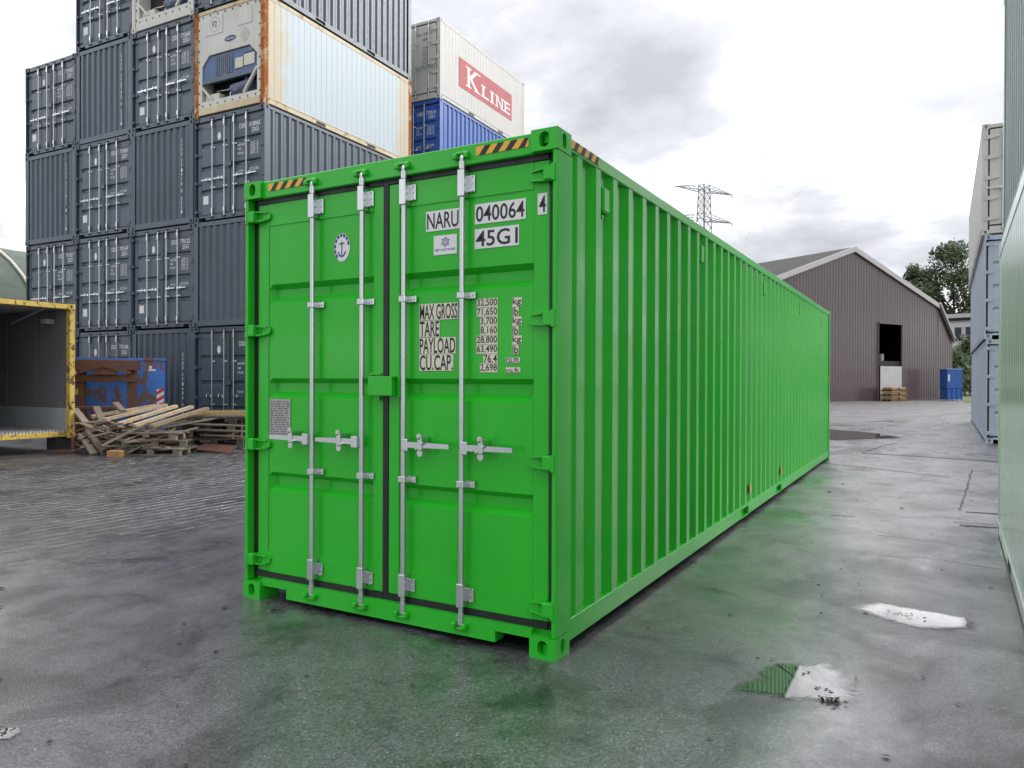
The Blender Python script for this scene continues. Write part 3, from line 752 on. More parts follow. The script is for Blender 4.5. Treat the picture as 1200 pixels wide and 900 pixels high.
def make_reefer(name, L, H, mside, mframe, mpost, front='machine', blue=True, brand=None, doorcol=None, ribs=.0):
    """front end (machine or doors) towards -Y"""
    root = empty(name); hw, hl = WID/2, L/2; dy = -hl
    doorcol = doorcol or mside
    for sx in (-1, 1):
        for sy in (-1, 1):
            for z, sz in ((0, -1), (H, 1)):
                o = casting_mesh(sx, sy, sz).build('corner_casting', mpost, root); o.location = (sx*hw, sy*hl, z)
        for sy in (-1, 1):
            mb = MB(); mb.box((sx*(hw-.003), sy*(hl-.004), .118), (sx*(hw-.13), sy*(hl-.15), H-.118), .008); mb.build('corner_post', mpost, root)
        mb = MB(); mb.box((sx*(hw-.004), dy+.17, .03), (sx*(hw-.10), hl-.17, .16), .004)
        mb.box((sx*(hw-.003), dy+.17, .150), (sx*(hw+.006), hl-.17, .166)); mb.build('bottom_side_rail', mframe, root)
        mb = MB()
        for yy in (-1.05, 1.05): mb.box((sx*(hw-.002), yy-.18, .045), (sx*(hw-.03), yy+.18, .125))
        mb.build('forklift_pocket', BLACK, root)
        mb = MB(); mb.box((sx*(hw-.004), dy+.17, H-.11), (sx*(hw-.08), hl-.17, H-.005), .004); mb.build('top_side_rail', mframe, root)
        # flat side with shallow pressed ribs
        mb = MB(); n = int((L-.3)/.2); p = (L-.3)/n; path = []
        for i in range(n):
            y = dy+.15+i*p; path += [(sx*(hw-.010), y), (sx*(hw-.010), y+p*.80), (sx*(hw-.010-.0035-ribs), y+p*.86), (sx*(hw-.010-.0035-ribs), y+p*.94)]
        path.append((sx*(hw-.010), hl-.15)); mb.corr(path, .16, H-.10); mb.build('side_panel', mside, root)
    mb = MB(); mb.box((-hw+.05, dy+.06, H-.09), (hw-.05, hl-.06, H-.015)); mb.build('roof_panel', mframe, root)
    mb = MB(); mb.box((-hw+.10, dy+.1, .04), (hw-.10, hl-.1, .12)); mb.build('floor', BLACK, root)
    for sy, nm in ((1, 'end'),) if front != 'both' else ():
        mb = MB(); mb.box((-hw+.13, hl-.03, .118), (hw-.13, hl-.10, H-.118)); mb.build('end_panel', mside, root)
        mb = MB(); mb.box((-hw+.16, hl-.008, .02), (hw-.16, hl-.09, .15)); mb.build('end_sill', mframe, root)
        mb = MB(); mb.box((-hw+.16, hl-.008, H-.12), (hw-.16, hl-.09, H-.01)); mb.build('end_header', mframe, root)
    mb = MB(); mb.box((-hw+.162, dy+.012, .03), (hw-.162, dy+.12, .21), .006); mb.build('front_sill', mframe, root)
    mb = MB(); mb.box((-hw+.162, dy+.012, H-.10), (hw-.162, dy+.12, H-.008), .006); mb.build('front_header', mframe, root)
    if front == 'machine':
        # white bulkhead with an eight-sided opening
        x0, x1 = -hw+.13, hw-.13; z0, z1 = .21, H-.10
        outer = [(x0, z0), (x1, z0), (x1, z1), (x0, z1)]
        a, b, c, d = x0+.14, x1-.13, .36, 1.50; ct, cb = .25, .22
        hole = [(a, c+.0), (b, c+.0), (b, d-ct), (b-ct, d), (a+ct, d), (a, d-ct)]
        mb = MB(); yf = dy+.03
        strips = [((x0, z0), (x1, z0), (b, c), (a, c)), ((x1, z0), (x1, d-ct), (b, d-ct), (b, c)), ((x1, d-ct), (x1, z1), (b-ct, d), (b, d-ct)),
                  ((x1, z1), (x0, z1), (a+ct, d), (b-ct, d)), ((x0, z1), (x0, d-ct), (a, d-ct), (a+ct, d)), ((x0, d-ct), (x0, z0), (a, c), (a, d-ct))]
        for q in strips: mb.quad(*[(x, yf, z) for x, z in q])
        for i in range(6):
            p, q = hole[i], hole[(i+1) % 6]; mb.quad((p[0], yf, p[1]), (q[0], yf, q[1]), (q[0], yf+.35, q[1]), (p[0], yf+.35, p[1]))
        mb.build('bulkhead', REEFCLEAN, root)
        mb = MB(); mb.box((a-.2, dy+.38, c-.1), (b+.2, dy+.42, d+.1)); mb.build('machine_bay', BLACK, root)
        if blue:
            mb = MB(); mb.prism([(a+.01, .90), (b-.02, .90), (b-.02, d-ct-.01), (b-ct-.03, d-.03), (a+ct, d-.03), (a+.01, d-ct-.03)], (0, dy+.06, 0), UX, UZ, (0, 1, 0), .26); u = mb.build('machine_cover', UNITBLUE, root)
            mb = MB(); mb.box((a+.005, dy+.035, .80), (b-.012, dy+.09, .93), .01); mb.build('louvre', UNITGREY, root)
            mb = MB(); mb.tube([((a+b)/2-.18, dy+.062, 1.19), ((a+b)/2-.18, dy+.045, 1.19)], .27, 20, smooth=False)
            mb.box(((a+b)/2-.46, dy+.056, .95), ((a+b)/2+.10, dy+.050, 1.44)); mb.build('condenser_grille', UNITGREY, root)
            mb = MB()
            for k in range(7): mb.box(((a+b)/2-.44+.075*k, dy+.047, .97), ((a+b)/2-.43+.075*k, dy+.041, 1.42))
            mb.build('grille_bars', BLACK, root)
            mb = MB(); mb.box((.20, dy+.058, 1.0), (.47, dy+.036, 1.26), .008); mb.build('control_box', BOXCREAM, root)
            mb = MB(); mb.box((.50, dy+.058, 1.02), (.86, dy+.036, 1.30), .008); mb.build('control_box', BOXCREAM, root)
            mb = MB(); mb.box((.52, dy+.058, 1.335), (.80, dy+.045, 1.455), .006); mb.build('control_panel', UNITGREY, root)
        # compressor bay
        mb = MB(); mb.box((a+.03, dy+.10, .362), (a+.52, dy+.30, .56), .02); mb.build('battery_box', BOXCREAM, root)
        mb = MB(); mb.tube([(.0, dy+.20, .56), (.62, dy+.20, .60)], .15, 12); mb.tube([(.18, dy+.16, .56), (.18, dy+.06, .56)], .10, 10); mb.tube([(.45, dy+.2, .58), (.45, dy+.2, .80)], .06, 8); mb.build('compressor', UNITGREY, root)
        mb = MB(); mb.tube([(-.75, dy+.3, .7), (-.3, dy+.28, .66), (.1, dy+.3, .78), (.7, dy+.3, .72)], .02, 6); mb.tube([(-.2, dy+.26, .4), (-.2, dy+.28, .8)], .02, 6); mb.build('pipework', GALV, root)
        mb = MB(); mb.bar((a+.005, dy+.05, .72), (a+.34, dy+.05, .38), .05, .05); mb.build('brace', REEFCLEAN, root)
        mb = MB(); mb.bar((b-.005, dy+.05, .92), (b-.46, dy+.05, .37), .06, .06); mb.build('brace', REEFCLEAN, root)
        # bolts, hatch outlines, brand badge
        mb = MB()
        for k in range(9):
            z = z0+.12+(z1-z0-.2)*k/8
            for x in (x0+.04, x1-.04): mb.box((x-.014, yf-.002, z-.018), (x+.014, yf-.012, z+.018))
        for k in range(8):
            x = x0+.18+(x1-x0-.36)*k/7
            for z in (z1-.05, z0+.05): mb.box((x-.014, yf-.002, z-.018), (x+.014, yf-.012, z+.018))
        mb.build('bolts', BLACK, root)['kind'] = 'stuff'
        if brand:
            mb = MB(); k = 20; c0_, c1_ = .05, H-.86
            mb.add([(c0_+math.cos(2*math.pi*i/k)*.20, yf-.004, c1_+math.sin(2*math.pi*i/k)*.072) for i in range(k)], [tuple(range(k))]); mb.build('brand_badge', NAVY, root)
            mb = MB(); text(mb, brand, (c0_-.15, yf-.006, c1_-.028), UX, UZ, .30, .06); mb.build('lettering', WHITE, root)
            mb = MB(); c2 = (.56, H-.86); mb.quad(*[(c2[0]+dx, yf-.004, c2[1]+dz) for dx, dz in ((0, -.21), (.165, 0), (0, .21), (-.165, 0))]); mb.build('diamond_placard', PLATE, root)
            mb = MB()
            for (p, q, r, t) in ((-.80, -.20, H-.66, H-.20), (.30, .80, H-.62, H-.22)):
                for k in range(12):
                    f0, f1 = k/12, (k+.6)/12
                    mb.box((p+(q-p)*f0, yf-.002, r), (p+(q-p)*f1, yf-.005, r+.012)); mb.box((q-.012, yf-.002, r+(t-r)*f0), (q, yf-.005, r+(t-r)*f1))
            for k in range(20):
                a0, a1 = 2*math.pi*k/20, 2*math.pi*(k+.6)/20
                mb.quad(*[(-.50+math.cos(a_)*r, yf-.004, H-.40+math.sin(a_)*r) for a_, r in ((a0, .17), (a1, .17), (a1, .18), (a0, .18))])
            text(mb, 'F2', (-.58, yf-.004, H-.47), UX, UZ, .16, .15)
            mb.build('panel_marking', DARKPRINT, root)['kind'] = 'stuff'
    else:
        yd = dy+.03
        g = MB(); g.box((-hw+.12, yd+.004, .20), (hw-.12, yd+.05, H-.09)); g.build('door_gasket', RUBBER, root)
        for side in (-1, 1):
            a, b = sorted((side*(hw-.165), side*.03))
            mb = MB(); mb.box((a, yd-.004, .25), (b, yd+.04, H-.13), .008); d = mb.build('door', doorcol, root)
            for k in range(5):
                z = .40+(H-.72)*k/4
                mb = MB(); s = side; mb.prism([(s*(hw-.02), -.035), (s*(hw-.19), -.05), (s*(hw-.36), -.018), (s*(hw-.36), .018), (s*(hw-.19), .05), (s*(hw-.02), .035)], (0, yd-.006, z), UX, UZ, (0, -1, 0), .025)
                mb.tube([(s*(hw-.10), yd-.03, z-.06), (s*(hw-.10), yd-.03, z+.06)], .022, 8); mb.build('hinge', doorcol, d)
            for u in (.28, .78):
                mb = MB(); locking_rod(mb, side*u, side, yd, H-.07, .14, (H*.35, H*.72), ((.26, .38), (H-.30, H-.16)), False); mb.build('locking_rod', GALV, d)
                mb = MB(); rod_handle(mb, side*u, side, H*.42, yd, .34, False); mb.build('handle', GALV, d)
    return root

def put(o, col, tier, rz=0.):
    p = spot(col, L20/2); o.location = (p.x, p.y, Z0+(tier-1)*TIER); o.rotation_euler = (0, 0, TH+rz)
r1 = make_reefer('refrigerated_container', L20, TIER-.012, REEFSIDE2, REEFFRAME, REEFRUST, 'machine', True, 'Carrier'); put(r1, 0, 4)
tag(r1, 'rust-streaked white refrigerated container with blue cooling unit in the stack', 'container')
r2 = make_reefer('refrigerated_container', L20, TIER-.012, REEFSIDE, REEFCLEAN, REEFCLEAN, 'machine', False, None); put(r2, 1, 5)
tag(r2, 'cream refrigerated container at the top photo edge, compressor bay open', 'container')

# second stack behind: white reefer with red lettering on blue containers
KX, KY = -12.08, 16.07
def kput(o, z):
    p = Vector((KX, KY))-ax*(WID/2)+bx*(L20/2); o.location = (p.x, p.y, z); o.rotation_euler = (0, 0, TH)
kw = paint('weathered_white_reefer', (.54, .53, .50), .45, .05, dirt=.5, dirtc=(.45, .38, .30))
kl = make_reefer('refrigerated_container', L20, 2.585, kw, kw, kw, 'doors'); kput(kl, 10.615)
tag(kl, 'off-white refrigerated container with red and white lettered panel on its side', 'container')
mb = MB(); xs = WID/2+.002; y0, y1, z0, z1 = -1.86, 1.95, .78, 1.76
mb.box((xs-.006, y0, z0), (xs-.004, y1, z1)); pn = mb.build('name_panel', paint('faded_red_panel', (.46, .075, .085), .55, .08), kl)
def serif_letter(c, y, w, h, feet):
    mb = MB(); text(mb, c, (xs-.002, y, z0+.16), (0, 1, 0), UZ, w, h)
    for a, b in feet:
        for zz in (z0+.16, z0+.16+h-.05): mb.quad((xs-.0015, a, zz), (xs-.0015, a+b, zz), (xs-.0015, a+b, zz+.05), (xs-.0015, a, zz+.05))
    mb.build('letter', WHITE, kl)
serif_letter('K', -1.32, .80, .68, ((-1.42, .36), (-.84, .40)))
for c_, y_, w_, ft in (('L', -.30, .48, ((-.38, .3),)), ('I', .33, .15, ((.26, .29),)), ('N', .72, .50, ((.64, .24), (1.06, .24))), ('E', 1.36, .44, ((1.30, .2),))): serif_letter(c_, y_, w_, .42, ft)
mb = MB(); d_r = [k for k in kl.children if k.name.startswith('door') and 'gasket' not in k.name][-1]
text(mb, 'KKLU 105512 1', (.25, -L20/2+.022, 2.12), UX, UZ, .72, .10); text(mb, '22R1', (.5, -L20/2+.022, 1.94), UX, UZ, .26, .09)
for i in range(9): text(mb, '%d%d,%d00' % (i+1, (i*3) % 9, i), (.52, -L20/2+.022, 1.7-i*.085), UX, UZ, .24, .06)
mb.build('lettering', DARKPRINT, d_r)['kind'] = 'stuff'
kb, kd, kyd, KZ, KXf = make_container('shipping_container', L20, 2.585, BLUE); kput(kb, 8.025)
door_print(kd, kyd, KZ, KXf, 77, 'CXDU', '773514 0')
tag(kb, 'blue container with pale ribbed side directly under the red-lettered white one', 'container')
for i, (z, h) in enumerate(((5.435, 2.585), (2.845, 2.585), (0, 2.84))):
    o, *_ = make_container('shipping_container', L20, h, BLUE); kput(o, z)
    tag(o, 'blue container hidden behind the green one, %s from the ground' % ('third', 'second', 'first')[i], 'container', 'blue containers behind the green one')

# ------------------------------------------------------------------ right row
RR = -.0237
RW = paint('pale_grey_reefer_side', (.66, .69, .69), .22, .05, dirt=.3, dirtc=(.40, .42, .37), coat=.4)
rn = make_reefer('refrigerated_container', L20, 2.896, RW, RW, RW, 'doors', ribs=.002)
tag(rn, 'smooth pale grey refrigerated container wall along the right edge, on the ground', 'container')
def rput(o, L, z, far, off=0., rr=RR):       # far = left far corner
    c, s = math.cos(rr), math.sin(rr)
    lx, ly = WID/2+off, -L/2
    o.location = (far[0]+lx*c-ly*s, far[1]+lx*s+ly*c, z); o.rotation_euler = (0, 0, rr)
rput(rn, L20, 0, (2.337, 5.369))
GREYUP = paint('mid_grey_container', (.30, .32, .35), .42, .12, dirt=.3, dirtc=(.22, .21, .21))
ru, du, yu, Zu, Xu = make_container('shipping_container', L20, 2.591, GREYUP); rput(ru, L20, 2.902, (2.375, 5.5))
tag(ru, 'grey ribbed container on top of the smooth one at the right edge', 'container')
ru3, *_ = make_container('shipping_container', L20, 2.591, GREYUP); rput(ru3, L20, 2.902+2.597, (2.36, 5.45))
tag(ru3, 'grey ribbed container at the top right corner of the photo, third tier', 'container')
FR = -.012
for i, (z, x) in enumerate(((0, 2.90), (2.597, 2.86))):
    o, dd, y_, Z_, X_ = make_container('shipping_container', 12.192, 2.591, PALEBLUE, hi=False)
    rput(o, 12.192, z, (x+.146, 18.35+12.19), 0, FR)
    tag(o, 'pale blue-grey container beyond the right wall, %s of its stack of three' % ('bottom', 'middle')[i], 'container', 'far stack on the right')
    mb = MB(); mb.box((X_(.36), y_+.003, (.62 if i == 0 else 1.15)), (X_(.62), y_+.0015, (.98 if i == 0 else 1.55))); mb.build('placard', paint('sand_placard', (.42, .30, .14) if i == 0 else (.40, .38, .26), .5), dd[0])
o = make_reefer('refrigerated_container', 12.192, 2.75, kw, kw, kw, 'doors'); rput(o, 12.192, 5.194, (2.79+.146, 18.35+12.19), 0, FR)
tag(o, 'off-white refrigerated container on top of the far right stack', 'container', 'far stack on the right')

# ------------------------------------------------------------------ brown hall
HX, HY, HP = 3.169, 71.331, .5265
ga = Vector((math.sin(HP), math.cos(HP), 0)); gb = Vector((-ga.y, ga.x, 0))
HO = Vector((HX, HY, 0)); HWD, HR, HK, DK, HE = 13.631, 11.944, 8.158, 2.252, 5.203
hall = empty('industrial_hall', HO-ga*HWD); tag(hall, 'brown corrugated industrial hall with gabled grey roof and dark doorway', 'hall')
def hp(d, z, b=0.): return HO+ga*d+gb*b+Vector((0, 0, z))-hall.location
def roofz(d):
    q = abs(d+HWD); r = HWD-DK
    if q <= r: return HR-(HR-HK)*q/r
    return HK-(HK-HE)*(q-r)/DK
BROWN = paint('brown_cladding', (.088, .058, .062), .34, .08, coat=.35, spec=.5)
ROOFG = paint('grey_roof_sheet', (.055, .054, .053), .7, .1, spec=.25)
TRIM = paint('white_trim', (.50, .48, .48), .4, .05)
d0, d1, DH = -10.415, -7.415, 6.168
mb = MB(); pit = .34; ds = []; d = -2*HWD
while d < 0:
    ds += [(d, 0), (d+pit*.42, 0), (d+pit*.55, .018), (d+pit*.87, .018)]; d += pit
ds = [x for x in ds if x[0] < 0]+[(0, 0)]
for c in (d0, d1, -HWD, -DK, -2*HWD+DK): ds.append((c, 0))
ds = sorted(set(ds))
for (a, ba), (b, bb) in zip(ds[:-1], ds[1:]):
    zb = DH if a >= d0-1e-6 and b <= d1+1e-6 else 0
    mb.quad(hp(a, zb, ba), hp(b, zb, bb), hp(b, roofz(b)-.05, bb), hp(a, roofz(a)-.05, ba))
mb.build('gable_wall', BROWN, hall)
LENH = 40.
for dd in (0, -2*HWD):
    mb = MB(); mb.quad(hp(dd, 0, .05), hp(dd, HE, .05), hp(dd, HE, LENH), hp(dd, 0, LENH)); mb.build('side_wall', BROWN, hall)
mb = MB(); mb.quad(hp(0, 0, LENH), hp(-2*HWD, 0, LENH), hp(-2*HWD, HE, LENH), hp(-2*HWD+DK, HK, LENH), hp(-HWD, HR, LENH), hp(-DK, HK, LENH), hp(0, HE, LENH)); mb.build('rear_wall', BROWN, hall)
for seg in ((-2*HWD, -2*HWD+DK), (-2*HWD+DK, -HWD), (-HWD, -DK), (-DK, 0)):
    mb = MB(); a, b = seg; mb.quad(hp(a, roofz(a), -.15), hp(b, roofz(b), -.15), hp(b, roofz(b), LENH), hp(a, roofz(a), LENH)); mb.build('roof', ROOFG, hall)
    mb = MB(); hgt = .40 if abs(b-a) > 5 else .22
    p0, p1 = hp(a, roofz(a)+.03, -.18), hp(b, roofz(b)+.03, -.18); dn = Vector((0, 0, -hgt if abs(b-a) > 5 else -.35))
    mb.add([p0, p1, p1+dn, p0+dn]+[q+gb*.12 for q in (p0, p1, p1+dn, p0+dn)], [(0, 1, 2, 3), (4, 7, 6, 5), (0, 4, 5, 1), (3, 2, 6, 7)]); mb.build('verge_trim', TRIM if abs(b-a) > 5 else BROWN, hall)
    if abs(b-a) < 5:
        mb = MB(); mb.bar(p0+Vector((0, 0, .04))-gb*.03, p1+Vector((0, 0, .04))-gb*.03, .12, .14); mb.build('verge_trim', TRIM, hall)
mb = MB(); mb.bar(hp(d0-.06, 0, -.03), hp(d0-.06, DH+.06, -.03), .12, .12); mb.bar(hp(d1+.06, 0, -.03), hp(d1+.06, DH+.06, -.03), .12, .12); mb.bar(hp(d0, DH+.06, -.03), hp(d1, DH+.06, -.03), .12, .12); mb.build('door_frame', BROWN, hall)
WCORR = paint('white_corrugated_gate', (.62, .62, .63), .45, .06)
path = corr_path(0, 2.85, .02, -.02, .24, .10, .03)
mb = MB()
vs = [(hp(d0+.05+y, 0, -.12+x)+Vector((0, 0, 2.78*z))) for z in (0, 1) for x, y in path]; n_ = len(path)
mb.add(vs, [(i, i+1, n_+i+1, n_+i) for i in range(n_-1)]); mb.build('half_gate', WCORR, hall)
mb = MB(); mb.bar(hp(d0+.1, 3.0, .3), hp(d1-.1, 3.0, .3), .5, .4); mb.build('gate_beam', BLACK, hall)
mb = MB(); mb.bar(hp(d1-1.2, 3.2, .9), hp(d1-1.2, 3.8, .9), .25, .3); mb.build('hanging_lamp', GALV, hall)
# pallets in front of the gate
WOODB = paint('brown_pallet_wood', (.24, .15, .07), .7, .25)
for i in range(3):
    for j in range(2):
        o = empty('pallet', HO+ga*(d0+.05+j*1.02)-gb*1.0+Vector((0, 0, i*.38)), -HP+math.pi/2)
        tag(o, 'brown pallet of firewood, %s of the %s pile at the hall doorway' % (('bottom', 'middle', 'top')[i], ('left', 'right')[j]), 'pallet', 'pallets at the hall doorway')
        for q in range(3):
            mb = MB(); mb.box((-.5, -.45+.4*q, 0), (.5, -.35+.4*q, .12)); mb.build('bearer', WOODB, o)
        for q in range(4):
            mb = MB(); mb.box((-.5+.27*q, -.5, .122), (-.31+.27*q, .5, .15)); mb.build('deck_board', WOODB, o)
        mb = MB(); mb.box((-.42, -.4, .152), (.42, .4, .33), .03); mb.build('load', paint('yellow_wood', (.38, .25, .10), .7, .3), o)
# blue bin at the hall corner
BINB = paint('blue_bin_paint', (.03, .12, .42), .45, .08)
bo = empty('waste_bin', (3.02, 67.9, 0), .55); tag(bo, 'tall blue steel bin at the right corner of the brown hall', 'bin')
mb = MB(); mb.box((-.66, -.5, 1.0), (.66, .5, 2.55), .03); mb.build('body', BINB, bo)
mb = MB(); mb.box((-.63, -.48, .1), (.63, .48, 1.0), .03); mb.build('skirt', BINB, bo)
for k in range(4):
    mb = MB(); mb.box((-.62+.39*k, -.54, .02), (-.56+.39*k, -.48, .98)); mb.build('rib', BINB, bo)
mb = MB(); mb.box((-.69, -.53, 2.54), (.69, .53, 2.62), .01); mb.build('rim', paint('pale_blue_rim', (.2, .32, .6), .4), bo)
mb = MB(); mb.box((-.56, -.506, 1.6), (-.42, -.503, 2.15)); mb.build('notice', WHITE, bo)

# ------------------------------------------------------------------ white office building behind
wb = empty('office_building', (10, 104, -2.0), -.35); tag(wb, 'white two-storey building with paired windows behind the hall', 'building')
WW = paint('white_render', (.62, .63, .66), .7, .05); GL = paint('window_glass_dark', (.05, .06, .08), .15, .1)
mb = MB(); mb.box((-9, 0, 0), (14, 12, 11.6)); mb.build('wall', WW, wb)
mb = MB(); mb.box((-9.6, -.7, 11.6), (14.6, 12.6, 12.1)); mb.build('roof', TRIM, wb)
mb = MB(); mb.box((-9.3, -.4, 11.3), (14.3, 12.3, 11.598)); mb.build('eaves', ROOFG, wb)
for fl in range(3):
    for k in range(7):
        x = -8.0+k*2.7; z = 2.5+fl*3.1
        mb = MB()
        for sx in (-.62, .62): mb.box((x+sx-.5, -.07, z-.1), (x+sx+.5, .05, z+1.75))
        w_ = mb.build('window', TRIM, wb)
        for sx in (-.62, .62):
            mb = MB(); mb.box((x+sx-.38, -.09, z+.05), (x+sx+.38, -.071, z+1.75)); mb.build('pane', GL, w_)

# ------------------------------------------------------------------ trees
def leaf_mat(name, c):
    n = NT(name); oi = n.coord('World'); nz = n.noise(oi, .9, 3); nf = n.noise(oi, 7, 2)
    col = n.mix(n.rng(nz, .35, .65, 0, 1), tuple(x*.6 for x in c), tuple(x*1.35 for x in c))
    n.set(color=col, rough=.6); 
    n.b.inputs['Subsurface Weight'].default_value = 0
    return n.m
LEAF1 = leaf_mat('foliage_dark', (.070, .105, .042)); LEAF2 = leaf_mat('foliage_mid', (.085, .125, .045))
BARK = paint('bark', (.06, .05, .04), .9, .2)
def tree(name, loc, h, rad, crown0, nleaf, leaf, seed, label, mat, cat='tree', group=None, clumps=26):
    rnd = random.Random(seed); o = empty(name, loc); tag(o, label, cat, group)
    mb = MB(); top = h*.8; pts = [(rnd.uniform(-.2, .2)*k, rnd.uniform(-.2, .2)*k, top*k/5) for k in range(6)]
    mb.tube(pts, [h*.016*(1-.16*k) for k in range(6)], 7)
    cl = []
    for k in range(clumps):
        z = crown0+(h-crown0)*rnd.random()**.85; t = (z-crown0)/(h-crown0); rr = rad*(math.sin(math.pi*(.18+.80*t))**.7)
        a = rnd.uniform(0, 6.283); q = rnd.uniform(.25, 1)**.6*rr
        cl.append((Vector((math.cos(a)*q, math.sin(a)*q, z)), rad*rnd.uniform(.22, .42)))
        if k % 3 == 0: mb.tube([(0, 0, max(.3, z-rr*.7)), (math.cos(a)*q*.5, math.sin(a)*q*.5, z-rr*.2), tuple(cl[-1][0])], [h*.007, h*.005, h*.002], 5)
    mb.build('trunk', BARK, o)
    mb = MB()
    for i in range(nleaf):
        c, r = cl[rnd.randrange(len(cl))]
        v = Vector((rnd.gauss(0, 1), rnd.gauss(0, 1), rnd.gauss(0, .8))).normalized()*r*rnd.random()**.45*rnd.choice((1, 1, 1.15))
        p = c+v; s = leaf*rnd.uniform(.6, 1.3)
        a = Vector((rnd.gauss(0, 1), rnd.gauss(0, 1), rnd.gauss(0, 1))).normalized(); b = a.orthogonal().normalized()
        mb.quad(p-a*s, p-b*s*.55, p+a*s, p+b*s*.55)
    mb.build('crown', mat, o)
tr = [((12, 131), 23.5, 6.2, 6, 7500, .42, 'tallest dark tree beside the right container stack, behind the hall', LEAF1),
      ((4.2, 128), 22.0, 4.8, 7, 5500, .42, 'dark round tree behind the right roof slope of the hall', LEAF1),
      ((-.6, 132), 20.0, 3.2, 9, 2600, .38, 'thin tree top just above the right roof slope of the hall', LEAF1),
      ((20, 128), 25.0, 6.2, 5, 6000, .42, 'dark tree mostly hidden by the right container stack', LEAF1),
      ((-31, 128), 20.6, 4.0, 8, 3500, .4, 'distant tree top peeking over the left end of the hall roof', LEAF1)]
for i, (p, h, r, c0, nl, lf, lab, m_) in enumerate(tr): tree('tree', (p[0], p[1], 0), h, r, c0, int(nl*2.2), lf*.62, i+1, lab, m_, 'tree', 'trees behind the hall', 46)
for i, (x, y, h, r, lab) in enumerate(((4.9, 95, 6.3, 2.6, 'bushy green shrub between the hall corner and the far right containers'), (7.9, 97, 6.2, 2.6, 'green shrub half hidden by the far right containers'), (3.9, 90, 4.6, 1.6, 'low shrub touching the corner of the brown hall'))):
    tree('shrub', (x, y, 0), h, r, .4, 3600, .17, 40+i, lab, LEAF2, 'shrub', 'shrubs on the grass verge', 22)

# ------------------------------------------------------------------ pylon and cables
STEEL = paint('pylon_steel', (.22, .225, .24), .6, .05)
PY = Vector((-44.0, 165.8, 0)); pa = R(33.); pd = Vector((math.sin(pa), math.cos(pa), 0)); pn_ = Vector((-pd.y, pd.x, 0))
pyl = empty('electricity_pylon', PY); tag(pyl, 'grey steel lattice electricity pylon with three pairs of arms behind the green container', 'pylon')
mb = MB(); HT = 48.; bw = lambda z: 1.15+(1-z/HT)*2.2 if z > 28 else 2.07+(28-z)*.07
zs = [0, 6, 12, 18, 23, 28]+[28+i*1.7 for i in range(1, 11)]+[46.2]
cor = lambda z: [pd*(sx*bw(z)/2*1.4)+pn_*(sy*bw(z)/2*1.4)+Vector((0, 0, z)) for sx, sy in ((-1, -1), (1, -1), (1, 1), (-1, 1))]
for a, b in zip(zs[:-1], zs[1:]):
    A, B = cor(a), cor(b)
    for i in range(4):
        mb.bar(A[i], B[i], .16); mb.bar(A[i], B[(i+1) % 4], .07); mb.bar(A[(i+1) % 4], B[i], .07); mb.bar(B[i], B[(i+1) % 4], .07)
mb.tube([(0, 0, 46), (0, 0, 48.0)], .06, 5)
mb.build('mast', STEEL, pyl)
tips = []
for z, hl_ in ((44.8, 8.4), (38.2, 8.4), (31.5, 11.2)):
    for sg in (-1, 1):
        mb = MB(); tip = pd*(sg*hl_)+Vector((0, 0, z+.2))
        cz0, cz1 = cor(z), cor(z+1.3); ids = (1, 2) if sg > 0 else (0, 3)
        for i in ids: mb.bar(cz0[i], tip, .13); mb.bar(cz1[i], tip, .10)
        for k in range(1, 5):
            q = k/5; P_ = [cz0[i].lerp(tip, q) for i in ids]; T_ = [cz1[i].lerp(tip, q) for i in ids]; P2_ = [cz0[i].lerp(tip, max(0, q-.2)) for i in ids]
            mb.bar(P_[0], P_[1], .06); mb.bar(P_[0], T_[0], .06); mb.bar(P_[1], T_[1], .06); mb.bar(P2_[0], T_[0], .06); mb.bar(P2_[1], P_[0], .06)
        arm = mb.build('arm', STEEL, pyl)
        mb = MB(); mb.tube([tuple(tip), tuple(tip-Vector((0, 0, .5)))], .10, 5); mb.build('insulator', STEEL, arm)
        tips.append(tip)
CAB = paint('cable_grey', (.25, .25, .27), .6, .05)
for i, (tp, Pm) in enumerate(zip((tips[1], tips[3], tips[5]), ((0.99, 93.64, 43.68), (3.28, 94.94, 44.28), (6.53, 96.78, 42.41)))):
    Pm = Vector(Pm)
    A = PY+tp-Vector((0, 0, 1.2)); B = A+(Pm-A)*1.9
    pts = [A.lerp(B, k/24)-Vector((0, 0, 5*4*(k/24)*(1-k/24)-5*4*(1/1.9)*(1-1/1.9))) if k else A for k in range(25)]
    mb = MB(); mb.tube([p-A for p in pts], .011, 5); o = mb.build('power_cable', CAB); o.location = A
    tag(o, 'thin overhead power cable from the %s right arm of the pylon' % ('top', 'middle', 'lowest')[i], 'cable', 'overhead power cables')
# ------------------------------------------------------------------ tunnel tent on the far left
TARP = paint('green_tarpaulin', (.065, .095, .07), .55, .2, dirt=.3, dirtc=(.2, .19, .15)); HOOP = paint('white_hoop', (.62, .60, .52), .5, .05)
tent = empty('tunnel_tent', (-31.2, 18, 0)); tag(tent, 'dark green arched tarpaulin hall with pale hoops behind the yellow container', 'tent')
TR = 6.85; na = 22
arc = [(math.cos(math.pi*k/na)*TR, math.sin(math.pi*k/na)*TR) for k in range(na+1)]
mb = MB(); ys = [-10+i*.5 for i in range(49)]
for i, y in enumerate(ys):
    sag = 1-.018*abs(math.sin(math.pi*(y+10)/3.0)); 
    mb.v += [(x*sag, y, z*sag) for x, z in arc]
for i in range(len(ys)-1):
    for k in range(na):
        a = i*(na+1)+k; mb.f.append((a, a+1, a+na+2, a+na+1)); mb.sm.append(True)
mb.build('tarpaulin', TARP, tent)
for i in range(9):
    mb = MB(); y = -10+i*3.0; mb.tube([(x*1.006, y, z*1.006) for x, z in arc], .055, 6); mb.build('hoop', HOOP, tent)
